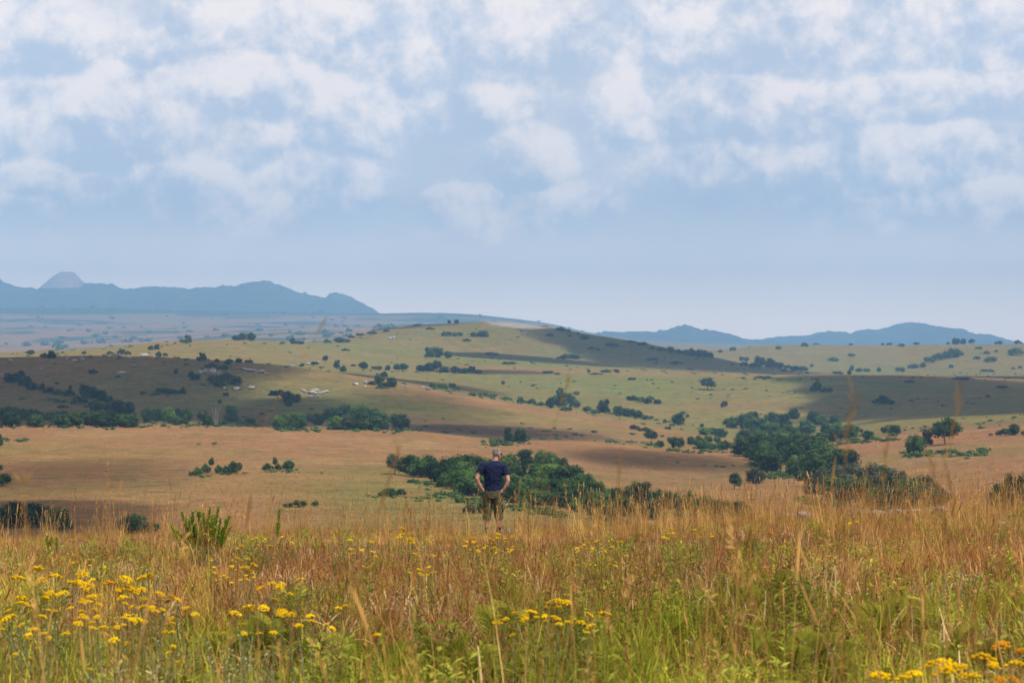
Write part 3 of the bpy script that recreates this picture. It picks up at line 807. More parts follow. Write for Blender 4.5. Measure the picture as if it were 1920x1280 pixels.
plant_list(stand([(517, 776), (540, 770), (562, 768), (590, 776), (618, 764), (640, 758), (660, 756), (690, 758), (706, 766), (722, 777), (742, 770), (768, 780)], [(517, 802), (590, 805), (660, 806), (768, 804)], 19, 36, ['dark', 'mid', 'dark', 'bright', 'dark', 'grey'], ['round', 'round', 'standard'], 6, 2),
           "in the sunlit grove beyond the brown field", "trees of the sunlit grove")
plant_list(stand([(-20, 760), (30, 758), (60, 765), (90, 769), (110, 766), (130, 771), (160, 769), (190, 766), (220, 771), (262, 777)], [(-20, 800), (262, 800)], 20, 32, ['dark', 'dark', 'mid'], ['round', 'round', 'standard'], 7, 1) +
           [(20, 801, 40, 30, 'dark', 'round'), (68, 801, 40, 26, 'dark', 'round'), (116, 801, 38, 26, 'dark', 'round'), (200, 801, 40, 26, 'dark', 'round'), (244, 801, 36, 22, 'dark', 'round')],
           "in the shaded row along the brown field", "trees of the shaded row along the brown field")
plant_list([(180, 772, 26, 20, 'mid', 'round'), (198, 774, 26, 22, 'mid', 'round'), (222, 776, 34, 28, 'dark', 'round'), (240, 776, 30, 26, 'dark', 'round'), (205, 778, 16, 13, 'bright', 'bush'), (118, 765, 24, 7, 'dark', 'bush'),
            (276, 792, 30, 32, 'bright', 'round'), (296, 790, 26, 26, 'mid', 'round'), (316, 794, 30, 33, 'bright', 'round'), (332, 797, 24, 18, 'mid', 'round'), (347, 794, 32, 32, 'mid', 'round'), (346, 799, 18, 18, 'dark', 'standard'), (335, 780, 14, 16, 'dark', 'round'),
            (381, 797, 26, 34, 'grey', 'standard'), (389, 799, 24, 22, 'dark', 'round'), (398, 797, 18, 12, 'bright', 'bush'), (418, 797, 20, 12, 'mid', 'bush'), (452, 797, 14, 12, 'bright', 'bush'), (470, 796, 22, 15, 'mid', 'round')],
           "in the mixed belt below the dark hill", "trees of the mixed belt below the dark hill")
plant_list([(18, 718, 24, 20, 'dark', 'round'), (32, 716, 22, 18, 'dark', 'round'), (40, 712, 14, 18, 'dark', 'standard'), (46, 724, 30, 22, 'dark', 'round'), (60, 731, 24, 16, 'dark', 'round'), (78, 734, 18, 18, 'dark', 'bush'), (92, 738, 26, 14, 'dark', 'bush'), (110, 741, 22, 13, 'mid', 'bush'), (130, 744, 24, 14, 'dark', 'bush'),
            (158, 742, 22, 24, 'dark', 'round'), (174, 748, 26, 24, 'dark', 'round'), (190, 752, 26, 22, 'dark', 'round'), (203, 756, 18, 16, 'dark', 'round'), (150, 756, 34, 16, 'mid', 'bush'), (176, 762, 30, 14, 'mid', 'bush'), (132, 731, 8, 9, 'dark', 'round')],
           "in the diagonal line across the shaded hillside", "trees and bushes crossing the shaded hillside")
plant_list([(407, 683, 12, 12, 'grey', 'standard'), (428, 688, 16, 16, 'grey', 'standard'), (396, 690, 26, 12, 'grey', 'bush'), (418, 694, 24, 12, 'dark', 'bush'), (358, 707, 14, 14, 'dark', 'bush'), (368, 714, 22, 14, 'dark', 'bush'), (404, 718, 40, 18, 'dark', 'bush'), (428, 716, 44, 20, 'dark', 'bush'), (440, 722, 34, 18, 'dark', 'bush'), (413, 726, 24, 12, 'dark', 'bush'), (330, 702, 12, 12, 'dark', 'bush'),
            (305, 737, 36, 12, 'dark', 'bush'), (325, 739, 28, 11, 'dark', 'bush'), (343, 740, 14, 17, 'dark', 'bush'), (423, 743, 14, 8, 'dark', 'bush'), (412, 756, 8, 8, 'dark', 'bush'), (174, 701, 20, 9, 'dark', 'bush')],
           "about the rocky knoll of the dark hill", "bushes on the rocky knoll")
plant_list([(522, 754, 36, 24, 'dark', 'spread'), (538, 752, 28, 22, 'dark', 'round'), (554, 755, 24, 18, 'dark', 'round'), (541, 762, 18, 14, 'dark', 'round')],
           "in the clump beside the white rocks", "trees beside the white rock slab")
plant_list([(711, 720, 20, 20, 'dark', 'round'), (719, 707, 18, 12, 'dark', 'round'), (733, 726, 24, 20, 'dark', 'round'), (720, 727, 28, 12, 'dark', 'bush'), (698, 722, 24, 9, 'dark', 'bush')],
           "in the small clump with grey boulders", "trees among the grey boulders")
plant_list([(610, 679, 12, 14, 'dark', 'standard'), (632, 690, 14, 17, 'dark', 'round'), (643, 697, 15, 13, 'dark', 'round'), (682, 691, 19, 14, 'dark', 'round'), (706, 693, 28, 8, 'dark', 'bush'), (727, 694, 12, 11, 'dark', 'round'), (744, 693, 16, 13, 'dark', 'round'), (756, 693, 20, 13, 'dark', 'round'), (662, 687, 14, 5, 'dark', 'bush'),
            (790, 696, 22, 14, 'dark', 'round'), (806, 696, 28, 18, 'dark', 'round'), (818, 697, 22, 24, 'dark', 'standard'), (832, 698, 24, 12, 'dark', 'round'), (852, 699, 20, 15, 'dark', 'round'), (868, 700, 22, 12, 'dark', 'round'), (884, 699, 18, 14, 'dark', 'round'), (898, 700, 20, 8, 'dark', 'bush'), (590, 684, 20, 7, 'dark', 'bush'), (566, 688, 12, 9, 'dark', 'bush')],
           "in the dark row across the mid slope", "trees of the dark row across the middle slope")
plant_list([(805, 670, 22, 21, 'mid', 'round'), (821, 670, 24, 22, 'mid', 'round'), (840, 671, 18, 15, 'mid', 'round')], "in the clump on the pale upper slope", "trees on the pale upper slope")
plant_list([(345, 644, 22, 11, 'mid', 'bush'), (353, 643, 16, 17, 'mid', 'round'), (443, 638, 20, 11, 'dark', 'round'), (454, 638, 20, 15, 'dark', 'round'), (471, 639, 18, 17, 'dark', 'round'), (294, 655, 13, 11, 'dark', 'round'), (283, 656, 12, 9, 'dark', 'round'), (548, 645, 14, 14, 'mid', 'round'), (569, 640, 10, 8, 'dark', 'standard'), (562, 645, 26, 8, 'dark', 'bush'), (614, 643, 16, 9, 'mid', 'bush'), (636, 642, 22, 11, 'dark', 'round'), (650, 642, 20, 8, 'dark', 'bush'), (659, 634, 14, 8, 'dark', 'bush'), (530, 645, 12, 5, 'dark', 'bush')],
           "along the crest of the pale grass ridge", "trees along the pale grass ridge", ymin=1200, parts=False)
plant_list([(57, 667, 18, 12, 'dark', 'standard'), (82, 671, 15, 11, 'mid', 'round'), (97, 672, 20, 16, 'dark', 'round'), (228, 664, 18, 12, 'grey', 'bush'), (240, 665, 14, 9, 'dark', 'bush'), (207, 664, 14, 7, 'dark', 'bush'), (298, 668, 14, 11, 'dark', 'bush'), (310, 668, 12, 8, 'dark', 'bush'), (158, 664, 12, 7, 'dark', 'bush'), (450, 680, 10, 9, 'dark', 'round'), (446, 680, 8, 10, 'dark', 'round'), (466, 681, 20, 8, 'dark', 'bush')],
           "along the rocky skyline of the dark hill", "trees on the skyline of the dark hill", parts=False)
plant_list([(675, 630, 20, 7, 'dark', 'bush'), (697, 627, 26, 7, 'dark', 'bush'), (725, 622, 14, 6, 'dark', 'bush'), (788, 608, 12, 4, 'dark', 'bush'), (842, 604, 8, 7, 'dark', 'round'), (856, 604, 11, 7, 'dark', 'round'), (780, 611, 22, 4, 'dark', 'bush'), (807, 618, 18, 6, 'mid', 'bush'), (838, 630, 24, 10, 'mid', 'bush'), (858, 630, 26, 9, 'mid', 'bush'), (890, 631, 22, 10, 'dark', 'bush'), (906, 631, 26, 13, 'dark', 'round'), (875, 640, 18, 7, 'mid', 'bush'), (1046, 620, 10, 7, 'dark', 'round'), (1054, 621, 16, 9, 'dark', 'round'), (1064, 622, 14, 6, 'dark', 'bush'), (1030, 631, 18, 7, 'dark', 'bush'), (1068, 633, 10, 7, 'dark', 'bush'), (1096, 637, 22, 10, 'dark', 'bush'), (1148, 650, 34, 9, 'dark', 'bush'), (1110, 656, 20, 8, 'dark', 'bush'), (1122, 658, 12, 6, 'dark', 'bush')],
           "on the top of the central ridge", "bushes on the central ridge", ymin=1650, parts=False)
plant_list([(1185, 643, 24, 6, 'dark', 'bush'), (1205, 648, 22, 8, 'dark', 'bush'), (1222, 655, 16, 6, 'dark', 'bush'), (1240, 658, 20, 8, 'dark', 'bush'), (1258, 662, 14, 14, 'dark', 'round'), (1272, 664, 16, 11, 'dark', 'round'), (1285, 666, 18, 12, 'dark', 'round'), (1298, 668, 18, 17, 'dark', 'round'), (1310, 669, 16, 16, 'dark', 'round'), (1321, 670, 15, 15, 'dark', 'round'), (1332, 671, 13, 12, 'dark', 'round'), (1223, 676, 24, 7, 'dark', 'bush'), (1268, 683, 28, 7, 'dark', 'bush'), (1230, 682, 10, 5, 'dark', 'bush'),
            (1390, 676, 10, 9, 'dark', 'round'), (1399, 677, 12, 9, 'dark', 'round'), (1396, 687, 18, 10, 'dark', 'bush'), (1412, 689, 16, 10, 'dark', 'round'), (1424, 689, 22, 24, 'mid', 'round'), (1443, 690, 22, 20, 'dark', 'round'), (1460, 691, 20, 14, 'dark', 'round'), (1476, 692, 20, 9, 'dark', 'bush'), (1490, 695, 22, 11, 'dark', 'round'), (1506, 695, 22, 10, 'dark', 'round'), (1522, 690, 8, 9, 'dark', 'standard'), (1470, 697, 14, 7, 'dark', 'bush'), (1373, 686, 6, 6, 'dark', 'bush'),
            (1592, 703, 10, 12, 'dark', 'bush'), (1597, 695, 9, 12, 'dark', 'round'), (1610, 697, 18, 9, 'dark', 'bush'), (1626, 697, 20, 8, 'dark', 'bush'), (1570, 702, 24, 8, 'dark', 'bush'), (1648, 697, 10, 10, 'mid', 'bush')],
           "along the right flank of the central ridge", "trees along the flank of the central ridge", ymin=1500, parts=False)
plant_list([(1040, 758, 28, 18, 'mid', 'round'), (1052, 762, 34, 28, 'mid', 'round'), (1050, 741, 16, 16, 'mid', 'round'), (1066, 757, 26, 22, 'mid', 'round'), (1032, 765, 20, 22, 'dark', 'round'), (1078, 764, 24, 16, 'mid', 'bush'), (1080, 740, 18, 8, 'bright', 'bush'), (976, 757, 14, 15, 'mid', 'bush'), (998, 758, 18, 12, 'mid', 'bush'), (950, 750, 22, 8, 'bright', 'bush'), (1014, 761, 20, 9, 'bright', 'bush'), (925, 745, 24, 8, 'bright', 'bush'), (905, 742, 24, 7, 'bright', 'bush'), (1100, 772, 24, 13, 'mid', 'bush'), (1160, 779, 26, 20, 'mid', 'round'), (1178, 781, 28, 18, 'dark', 'round'), (1196, 783, 22, 16, 'dark', 'round'), (1210, 787, 18, 10, 'mid', 'bush'), (1062, 771, 28, 10, 'mid', 'bush'), (1115, 776, 24, 9, 'mid', 'bush')],
           "in the green gully across the middle slope", "trees and bushes of the green gully")
plant_list([(1185, 751, 22, 11, 'grey', 'round'), (1200, 754, 24, 12, 'mid', 'bush'), (1213, 757, 22, 12, 'dark', 'round'), (1232, 757, 18, 9, 'dark', 'round'), (1220, 750, 18, 9, 'bright', 'bush')], "in the small patch on the open green slope", "bushes on the open green slope")
plant_list([(1190, 806, 26, 12, 'dark', 'bush'), (1208, 809, 24, 10, 'dark', 'bush'), (1247, 793, 10, 9, 'grey', 'bush'), (1316, 801, 10, 9, 'grey', 'bush'), (1252, 805, 16, 6, 'mid', 'bush')], "on the slope above the brown field", "bushes above the brown field")
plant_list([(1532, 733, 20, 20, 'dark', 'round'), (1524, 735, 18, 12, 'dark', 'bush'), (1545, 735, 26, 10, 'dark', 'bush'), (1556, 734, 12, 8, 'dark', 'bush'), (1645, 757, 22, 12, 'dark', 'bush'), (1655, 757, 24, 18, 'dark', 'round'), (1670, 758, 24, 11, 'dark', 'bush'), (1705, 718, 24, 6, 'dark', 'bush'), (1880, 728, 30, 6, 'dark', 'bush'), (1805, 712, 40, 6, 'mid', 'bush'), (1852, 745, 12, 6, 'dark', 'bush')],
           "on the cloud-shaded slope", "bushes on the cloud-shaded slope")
plant_list([(1658, 812, 14, 14, 'dark', 'round'), (1678, 814, 30, 18, 'dark', 'round'), (1628, 824, 26, 20, 'mid', 'round'), (1640, 826, 24, 11, 'bright', 'bush'), (1606, 812, 26, 14, 'dark', 'bush'), (1674, 818, 22, 8, 'mid', 'bush'), (1600, 828, 30, 9, 'bright', 'bush')],
           "at the foot of the shaded slope", "trees at the foot of the shaded slope")
plant_list([(1870, 816, 10, 9, 'mid', 'bush'), (1886, 817, 30, 16, 'mid', 'bush'), (1902, 816, 22, 24, 'dark', 'round'), (1858, 817, 10, 5, 'mid', 'bush'), (1920, 817, 18, 12, 'bright', 'bush')], "on the crest of the brown field's far end", "bushes on the brown field's crest")
plant_list([(1878, 960, 50, 62, 'dark', 'round'), (1905, 965, 56, 84, 'dark', 'round'), (1935, 960, 56, 86, 'dark', 'round'), (1962, 955, 50, 70, 'mid', 'round')], "in the tall clump ending the brown field", "trees of the tall dark clump")
plant_list([(1792, 641, 17, 14, 'dark', 'round'), (1806, 641, 12, 12, 'dark', 'round'), (1822, 641, 14, 12, 'dark', 'standard'), (1778, 641, 10, 6, 'dark', 'bush'), (1872, 642, 20, 8, 'dark', 'bush'), (1908, 643, 16, 9, 'dark', 'bush'), (1655, 641, 8, 5, 'dark', 'bush'), (1668, 642, 14, 6, 'dark', 'bush'), (1719, 642, 18, 6, 'dark', 'bush'), (1595, 642, 12, 5, 'dark', 'bush'), (1508, 650, 16, 9, 'dark', 'bush'), (1690, 650, 16, 7, 'dark', 'bush'), (1530, 643, 16, 3, 'dark', 'bush')],
           "on the skyline of the pale far hill", "trees on the skyline of the far hill", ymin=2250, parts=False)
plant_list([(1758, 675, 30, 16, 'mid', 'bush'), (1775, 672, 28, 16, 'mid', 'bush'), (1790, 670, 28, 20, 'mid', 'round'), (1742, 680, 24, 14, 'mid', 'bush'), (1800, 667, 16, 10, 'mid', 'bush'), (1564, 677, 26, 9, 'mid', 'bush'), (1597, 668, 20, 7, 'mid', 'bush'), (1712, 690, 26, 10, 'mid', 'bush'), (1730, 689, 16, 12, 'mid', 'bush'), (1687, 697, 24, 11, 'mid', 'bush'), (1850, 664, 14, 8, 'grey', 'bush'), (1832, 674, 16, 7, 'mid', 'bush'), (1858, 679, 28, 13, 'mid', 'bush'), (1905, 666, 34, 16, 'mid', 'bush'), (1783, 690, 12, 8, 'mid', 'bush'), (1835, 654, 18, 5, 'dark', 'bush'), (1868, 660, 9, 5, 'grey', 'bush'), (1900, 692, 8, 5, 'mid', 'bush'), (1912, 691, 9, 6, 'mid', 'bush'), (1850, 697, 32, 6, 'mid', 'bush'), (1460, 655, 16, 8, 'dark', 'bush'), (1375, 658, 14, 9, 'dark', 'bush'), (1350, 661, 12, 7, 'dark', 'bush')],
           "on the face of the pale far hill", "bushes on the far hill", ymin=2100, parts=False)
plant_list([(372, 890, 22, 17, 'bright', 'bush'), (385, 887, 24, 20, 'mid', 'bush'), (396, 878, 12, 22, 'dark', 'standard'), (412, 888, 22, 18, 'mid', 'bush'), (426, 889, 20, 18, 'mid', 'bush'), (441, 886, 26, 24, 'dark', 'round'), (360, 893, 16, 10, 'bright', 'bush')], "in the bright clump on the brown field", "bushes of the clump on the brown field")
plant_list([(503, 881, 22, 15, 'mid', 'bush'), (516, 878, 10, 22, 'grey', 'standard'), (522, 881, 16, 14, 'dark', 'bush'), (541, 882, 26, 22, 'mid', 'round')], "in the second small clump on the brown field", "bushes of the second clump on the brown field")
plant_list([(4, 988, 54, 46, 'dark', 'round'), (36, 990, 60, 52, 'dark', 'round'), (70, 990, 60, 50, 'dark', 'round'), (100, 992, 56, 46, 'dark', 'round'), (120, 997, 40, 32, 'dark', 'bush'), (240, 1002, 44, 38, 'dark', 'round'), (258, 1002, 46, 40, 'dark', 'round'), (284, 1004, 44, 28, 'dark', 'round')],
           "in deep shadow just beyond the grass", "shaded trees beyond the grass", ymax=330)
plant_list([(-12, 888, 34, 28, 'dark', 'round'), (4, 912, 44, 26, 'dark', 'bush'), (-4, 836, 22, 26, 'dark', 'round')], "at the left border of the brown field", "trees at the left border of the brown field")
plant_list([(812, 727, 20, 12, 'mid', 'bush'), (830, 729, 24, 13, 'bright', 'bush'), (848, 727, 18, 10, 'mid', 'bush'), (858, 731, 20, 8, 'bright', 'bush'), (885, 742, 18, 7, 'mid', 'bush'), (943, 721, 11, 9, 'grey', 'bush')], "around the low rocks on the middle slope", "bushes by the low rocks")
plant_list([(1068, 672, 34, 10, 'mid', 'bush'), (1055, 673, 26, 7, 'mid', 'bush'), (1080, 673, 20, 9, 'mid', 'bush'), (922, 666, 34, 7, 'mid', 'bush'), (955, 683, 32, 6, 'mid', 'bush'), (1028, 700, 28, 6, 'dark', 'bush'), (1045, 702, 16, 4, 'dark', 'bush'), (1104, 700, 7, 8, 'dark', 'standard'), (1135, 698, 28, 7, 'mid', 'bush'), (1157, 701, 11, 10, 'dark', 'standard'), (1118, 702, 28, 4, 'dark', 'bush'), (648, 658, 18, 6, 'dark', 'bush'), (1295, 693, 20, 4, 'mid', 'bush'), (1430, 709, 40, 5, 'mid', 'bush'), (1186, 712, 18, 5, 'dark', 'bush')],
           "on the pale grass below the central ridge", "bushes on the pale grass", ymin=1100, parts=False)


# --- the dead tree
def dead_tree():
    x, y, z = pick(405, 798); k = y / F; r = np.random.default_rng(5); mb = MB()
    H = 42 * k
    for i in range(4):
        a = i * 1.7; b = np.array([0.25 * math.cos(a), 0.25 * math.sin(a), -0.1])
        e = np.array([1.1 * math.cos(a) * k * 9, 0.8 * math.sin(a) * k * 9, H * (0.75 + .25 * r.random())])
        mid = b * .6 + e * .4 + r.normal(0, .2, 3)
        mb.tube([b, mid, e], [0.10, 0.07, 0.02], 5)
        for j in range(4):
            s = mid + (e - mid) * (j / 4.5); t = s + np.array([r.normal(0, 1), r.normal(0, 1), 1.0 + r.random()]) * H * .13
            mb.tube([s, (s + t) / 2 + r.normal(0, .08, 3), t], [0.04, 0.025, 0.01], 4)
    o = empty("dead_tree", (x, y, z)); link("trunk", mb.mesh("dead_trunk"), M_DEADWOOD, o)
    tag(o, "bare pale dead tree between the green trees at the dark hill's foot", "dead tree")
dead_tree()


# --- low green growth that nobody could count
def undergrowth():
    mb = MB(); r = np.random.default_rng(77)
    def patch(x0, x1, yb0, yb1, n, hpx, ymin=110.0):
        for _ in range(n):
            px = x0 + (x1 - x0) * r.random(); t = (px - x0) / max(1, x1 - x0)
            py = yb0 + (yb1 - yb0) * t + r.normal(0, hpx * .45)
            x, y, z = pick(px, py, ymin); k = y / F; h = hpx * k * (0.25 + 1.0 * r.random() ** 1.6)
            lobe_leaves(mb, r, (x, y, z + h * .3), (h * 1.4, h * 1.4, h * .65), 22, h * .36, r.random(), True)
    patch(520, 800, 806, 806, 60, 5); patch(905, 995, 832, 830, 40, 6); patch(1130, 1250, 828, 838, 40, 5)
    patch(1250, 1400, 846, 848, 40, 5); patch(1440, 1600, 893, 888, 40, 7); patch(1560, 1690, 834, 824, 36, 5)
    patch(1690, 1850, 855, 850, 60, 7); patch(1330, 1410, 730, 731, 16, 3); patch(360, 460, 892, 888, 24, 4)
    patch(490, 560, 884, 884, 14, 4); patch(460, 650, 884, 890, 16, 3); patch(270, 500, 798, 800, 50, 5)
    patch(900, 1260, 744, 792, 70, 4); patch(770, 1180, 905, 975, 60, 7); patch(690, 800, 930, 935, 20, 5)
    patch(0, 50, 826, 826, 20, 4); patch(800, 870, 729, 734, 24, 3); patch(1380, 1560, 709, 713, 26, 3, 1200)
    patch(1400, 1540, 842, 845, 20, 5); patch(1160, 1420, 872, 874, 14, 4); patch(340, 440, 832, 832, 12, 3)
    patch(1600, 1920, 706, 712, 24, 2.4, 1100); patch(250, 330, 738, 742, 12, 4)
    patch(800, 1170, 930, 982, 90, 9); patch(1170, 1400, 968, 972, 50, 8); patch(1500, 1780, 945, 966, 60, 9); patch(1395, 1620, 892, 896, 40, 8)
    patch(-20, 270, 800, 801, 40, 6); patch(510, 780, 805, 806, 50, 6); patch(380, 460, 724, 730, 30, 4); patch(90, 260, 750, 780, 40, 5)
    patch(780, 910, 697, 701, 24, 3); patch(600, 770, 690, 697, 24, 3); patch(1230, 1340, 670, 675, 24, 2.5, 1500); patch(1390, 1530, 690, 700, 24, 2.5, 1500); patch(700, 745, 727, 728, 12, 3)
    o = link("undergrowth", mb.mesh("undergrowth"), M_MID)
    tag(o, kind='stuff')
undergrowth()


def scattered_scrub():
    """specks of scrub over the open grass and the far plain"""
    mb = MB(); r = np.random.default_rng(78)
    n = 0
    while n < 800:
        px = r.uniform(-80, 2000); Y = math.exp(r.uniform(math.log(640), math.log(2900)))
        x = (px - 960) / F * Y
        if fbm(x, Y, 130, 3, seed=91) < 0.05: continue
        z = float(ground_z(x, Y)); h = r.uniform(0.22, 0.8) * (1 + Y / 3500)
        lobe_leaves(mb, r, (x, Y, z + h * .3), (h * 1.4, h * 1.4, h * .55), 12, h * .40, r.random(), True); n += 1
    n = 0
    while n < 200:
        px = r.uniform(-120, 1100); Y = r.uniform(3300, 8600); x = (px - 960) / F * Y
        if fbm(x, Y, 300, 3, seed=92) < -0.1: continue
        z = float(ground_z(x, Y)); h = r.uniform(4.0, 10.0)
        lobe_leaves(mb, r, (x, Y, z + h * .4), (h * 1.2, h * 1.2, h * .55), 8, h * .4, r.random() * .6, True); n += 1
    o = link("scrub", mb.mesh("scrub"), M_MID)
    tag(o, kind='stuff')
scattered_scrub()
# ------------------------------------------------------------------ rocks
def rock_material():
    m, n, out = material("lichened_rock")
    pos = n.add('ShaderNodeTexCoord').outputs['Object']
    r = n.add('ShaderNodeObjectInfo').outputs['Random']
    f = n.noise(pos, 2.2, 6, 0.7)
    col = n.mix(n.rmap(f, 0.35, 0.65), (0.155, 0.125, 0.11), (0.40, 0.345, 0.315))
    wh = n.rmap(n.noise(pos, 5.0, 5, 0.7), 0.58, 0.72)
    col = n.mix(n.m('MULTIPLY', wh, 0.7), col, (0.56, 0.51, 0.48))
    v = n.rmap(r, 0, 1, 0.8, 1.2)
    col = n.mix(1.0, col, n.xyz(v, v, v), 'MULTIPLY')
    bump = n.add('ShaderNodeBump', {'Strength': 0.8, 'Distance': 0.06, 'Height': n.noise(pos, 7, 7, 0.7)}).outputs[0]
    bs = n.add('ShaderNodeBsdfPrincipled', {'Base Color': col, 'Roughness': 0.9, 'Specular IOR Level': 0.15, 'Normal': bump})
    n.t.links.new(bs.outputs[0], out.inputs[0])
    return m
M_ROCK = rock_material()


def boulder_mesh(seed, flat=0.6):
    r = np.random.default_rng(seed)
    bm = bmesh.new(); bmesh.ops.create_icosphere(bm, subdivisions=3, radius=0.5)
    planes = [(lambda d: d / np.linalg.norm(d))(r.normal(size=3)) for _ in range(9)]
    offs = r.uniform(0.26, 0.42, 9)
    for v in bm.verts:
        p = np.array(v.co)
        for d, o in zip(planes, offs):
            s = p @ d - o
            if s > 0: p = p - d * s * 0.9
        p = p * (1 + 0.10 * float(fbm(p[0] + seed, p[1] + p[2] * 1.7, 0.35, 3, seed=seed)))
        p[2] *= flat
        v.co = p
    me = bpy.data.meshes.new("boulder"); bm.to_mesh(me); bm.free()
    me.materials.append(M_ROCK)
    return me
BOULDERS = [boulder_mesh(i, 0.55 + .08 * (i % 4)) for i in range(6)]


def boulder(px, py, w, h, label, group=None, ymin=110.0, ymax=6700):
    x, y, z = pick(px, py, ymin, ymax); k = y / F
    me = BOULDERS[rng.integers(6)]
    o = link("boulder", me)
    o.scale = (w * k, w * k * .9, h * k * 1.9); o.rotation_euler = (rng.normal(0, .1), rng.normal(0, .1), rng.random() * 6.28)
    o.location = (x, y, z + h * k * .30)
    return tag(o, label, "rock", group)


def rock_group(spots, where, group, ymin=110.0, tone="grey"):
    spots = sorted(spots)
    for i, (px, py, w, h) in enumerate(spots):
        lab = f"{ordinal(i)} {tone} boulder from the left {where}" if len(spots) > 1 else f"{tone} boulder {where}"
        boulder(px, py, w, h, lab, group, ymin)

rock_group([(575, 737, 18, 5), (588, 739, 22, 7), (602, 738, 18, 5), (584, 745, 13, 5), (598, 745, 9, 4), (568, 733, 12, 4), (610, 735, 14, 4), (593, 733, 20, 4)], "in the white slab beside the dark clump", "white rocks beside the dark clump", tone="whitish")
rock_group([(443, 691, 20, 3), (458, 693, 22, 4), (472, 696, 26, 5), (487, 699, 22, 5), (498, 701, 14, 3)], "in the pale slab right of the knoll", "pale rock slab by the knoll", tone="whitish")
rock_group([(377, 702, 12, 9), (388, 700, 16, 10), (401, 701, 18, 12), (410, 703, 14, 9), (392, 712, 12, 6), (372, 709, 12, 7)], "on the wooded knoll of the dark hill", "boulders on the wooded knoll")
rock_group([(445, 731, 18, 7), (472, 730, 16, 9), (458, 726, 6, 6), (420, 730, 8, 5), (393, 728, 10, 5), (511, 734, 14, 3), (433, 747, 7, 3), (448, 747, 6, 3), (454, 761, 7, 2)], "on the open slope below the knoll", "boulders below the knoll")
rock_group([(126, 675, 12, 5), (140, 677, 12, 5), (154, 675, 12, 5), (168, 671, 16, 5), (197, 668, 12, 6), (221, 671, 22, 8), (243, 672, 14, 3), (270, 668, 20, 7), (292, 672, 14, 5), (18, 679, 16, 7), (78, 695, 10, 7), (252, 687, 9, 6), (228, 703, 22, 7), (3, 708, 10, 9), (60, 720, 8, 5)], "along the shaded hill's skyline", "boulders along the shaded hill")
rock_group([(667, 722, 14, 6), (688, 720, 14, 8), (702, 722, 9, 6), (685, 727, 7, 5), (755, 723, 8, 4), (763, 728, 7, 4), (792, 727, 12, 4), (803, 731, 14, 5)], "on the middle slope around the small clump", "boulders on the middle slope")
rock_group([(548, 686, 14, 4), (562, 685, 12, 5), (577, 684, 12, 6), (588, 683, 14, 6), (597, 681, 10, 5)], "at the start of the dark tree row", "boulders at the dark tree row")
rock_group([(1485, 737, 8, 3), (1497, 734, 6, 5), (1491, 730, 4, 3), (1340, 709, 6, 2), (1643, 837, 9, 2), (448, 796, 12, 4), (14, 797, 10, 3), (24, 798, 12, 3), (1020, 609, 9, 4), (1026, 607, 8, 5), (1012, 608, 10, 3), (732, 636, 12, 5), (740, 634, 10, 4), (769, 637, 10, 3)], "lying singly out on the grass", "scattered pale boulders", tone="pale")
# the outcrop on the near crest, right of the man
r_ = np.random.default_rng(19)
out_ = [(1478 + i * 13, 975 + r_.normal(0, 1.5), 24, 8) for i in range(4)] + [(1598 + i * 15, 969 + r_.normal(0, 1.2), 28, 11) for i in range(12)] + [(1790, 975, 22, 7)]
out_ += [(940, 997, 12, 5), (952, 996, 10, 5)]
for i, (px, py, w, h) in enumerate(sorted(out_)):
    Y = 49.5 + r_.normal(0, .5); X = (px - 960) / F * Y; z = float(ground_z(X, Y))
    o = link("boulder", BOULDERS[r_.integers(6)]); k = Y / F
    ztop = (640 - py + h) / F * Y
    o.scale = (w * k * 1.1, w * k, max(0.3, (ztop - z + .06) * 1.75)); o.location = (X, Y, z + 0.05); o.rotation_euler = (0, 0, r_.random() * 6.28)
    lab = f"{ordinal(i - 2)} rugged pale boulder of the outcrop behind the tall grass" if px > 1000 else ("pale stone right at the man's feet" if px < 946 else "second pale stone just right of the man's feet")
    tag(o, lab, "rock", "rocks of the near crest")


# ------------------------------------------------------------------ the man
M_SKIN = simple_material("sunburnt_skin", (0.50, 0.235, 0.165, 1), 0.10, 9, 0.55, 0.35)
M_SHIRT = simple_material("navy_cotton", (0.012, 0.0175, 0.052, 1), 0.22, 14, 0.9, 0.12, 0.3)
M_SHORTS = simple_material("olive_canvas", (0.098, 0.088, 0.046, 1), 0.35, 16, 0.92, 0.1, 0.6)
M_HAIR = simple_material("grey_hair", (0.27, 0.225, 0.195, 1), 0.75, 42, 0.8, 0.2, 0.9)
M_BLACK = simple_material("black_plastic", (0.012, 0.012, 0.014, 1), 0.1, 8, 0.25, 0.5)
M_SHOE = simple_material("brown_leather", (0.06, 0.042, 0.03, 1), 0.3, 20, 0.7, 0.3)


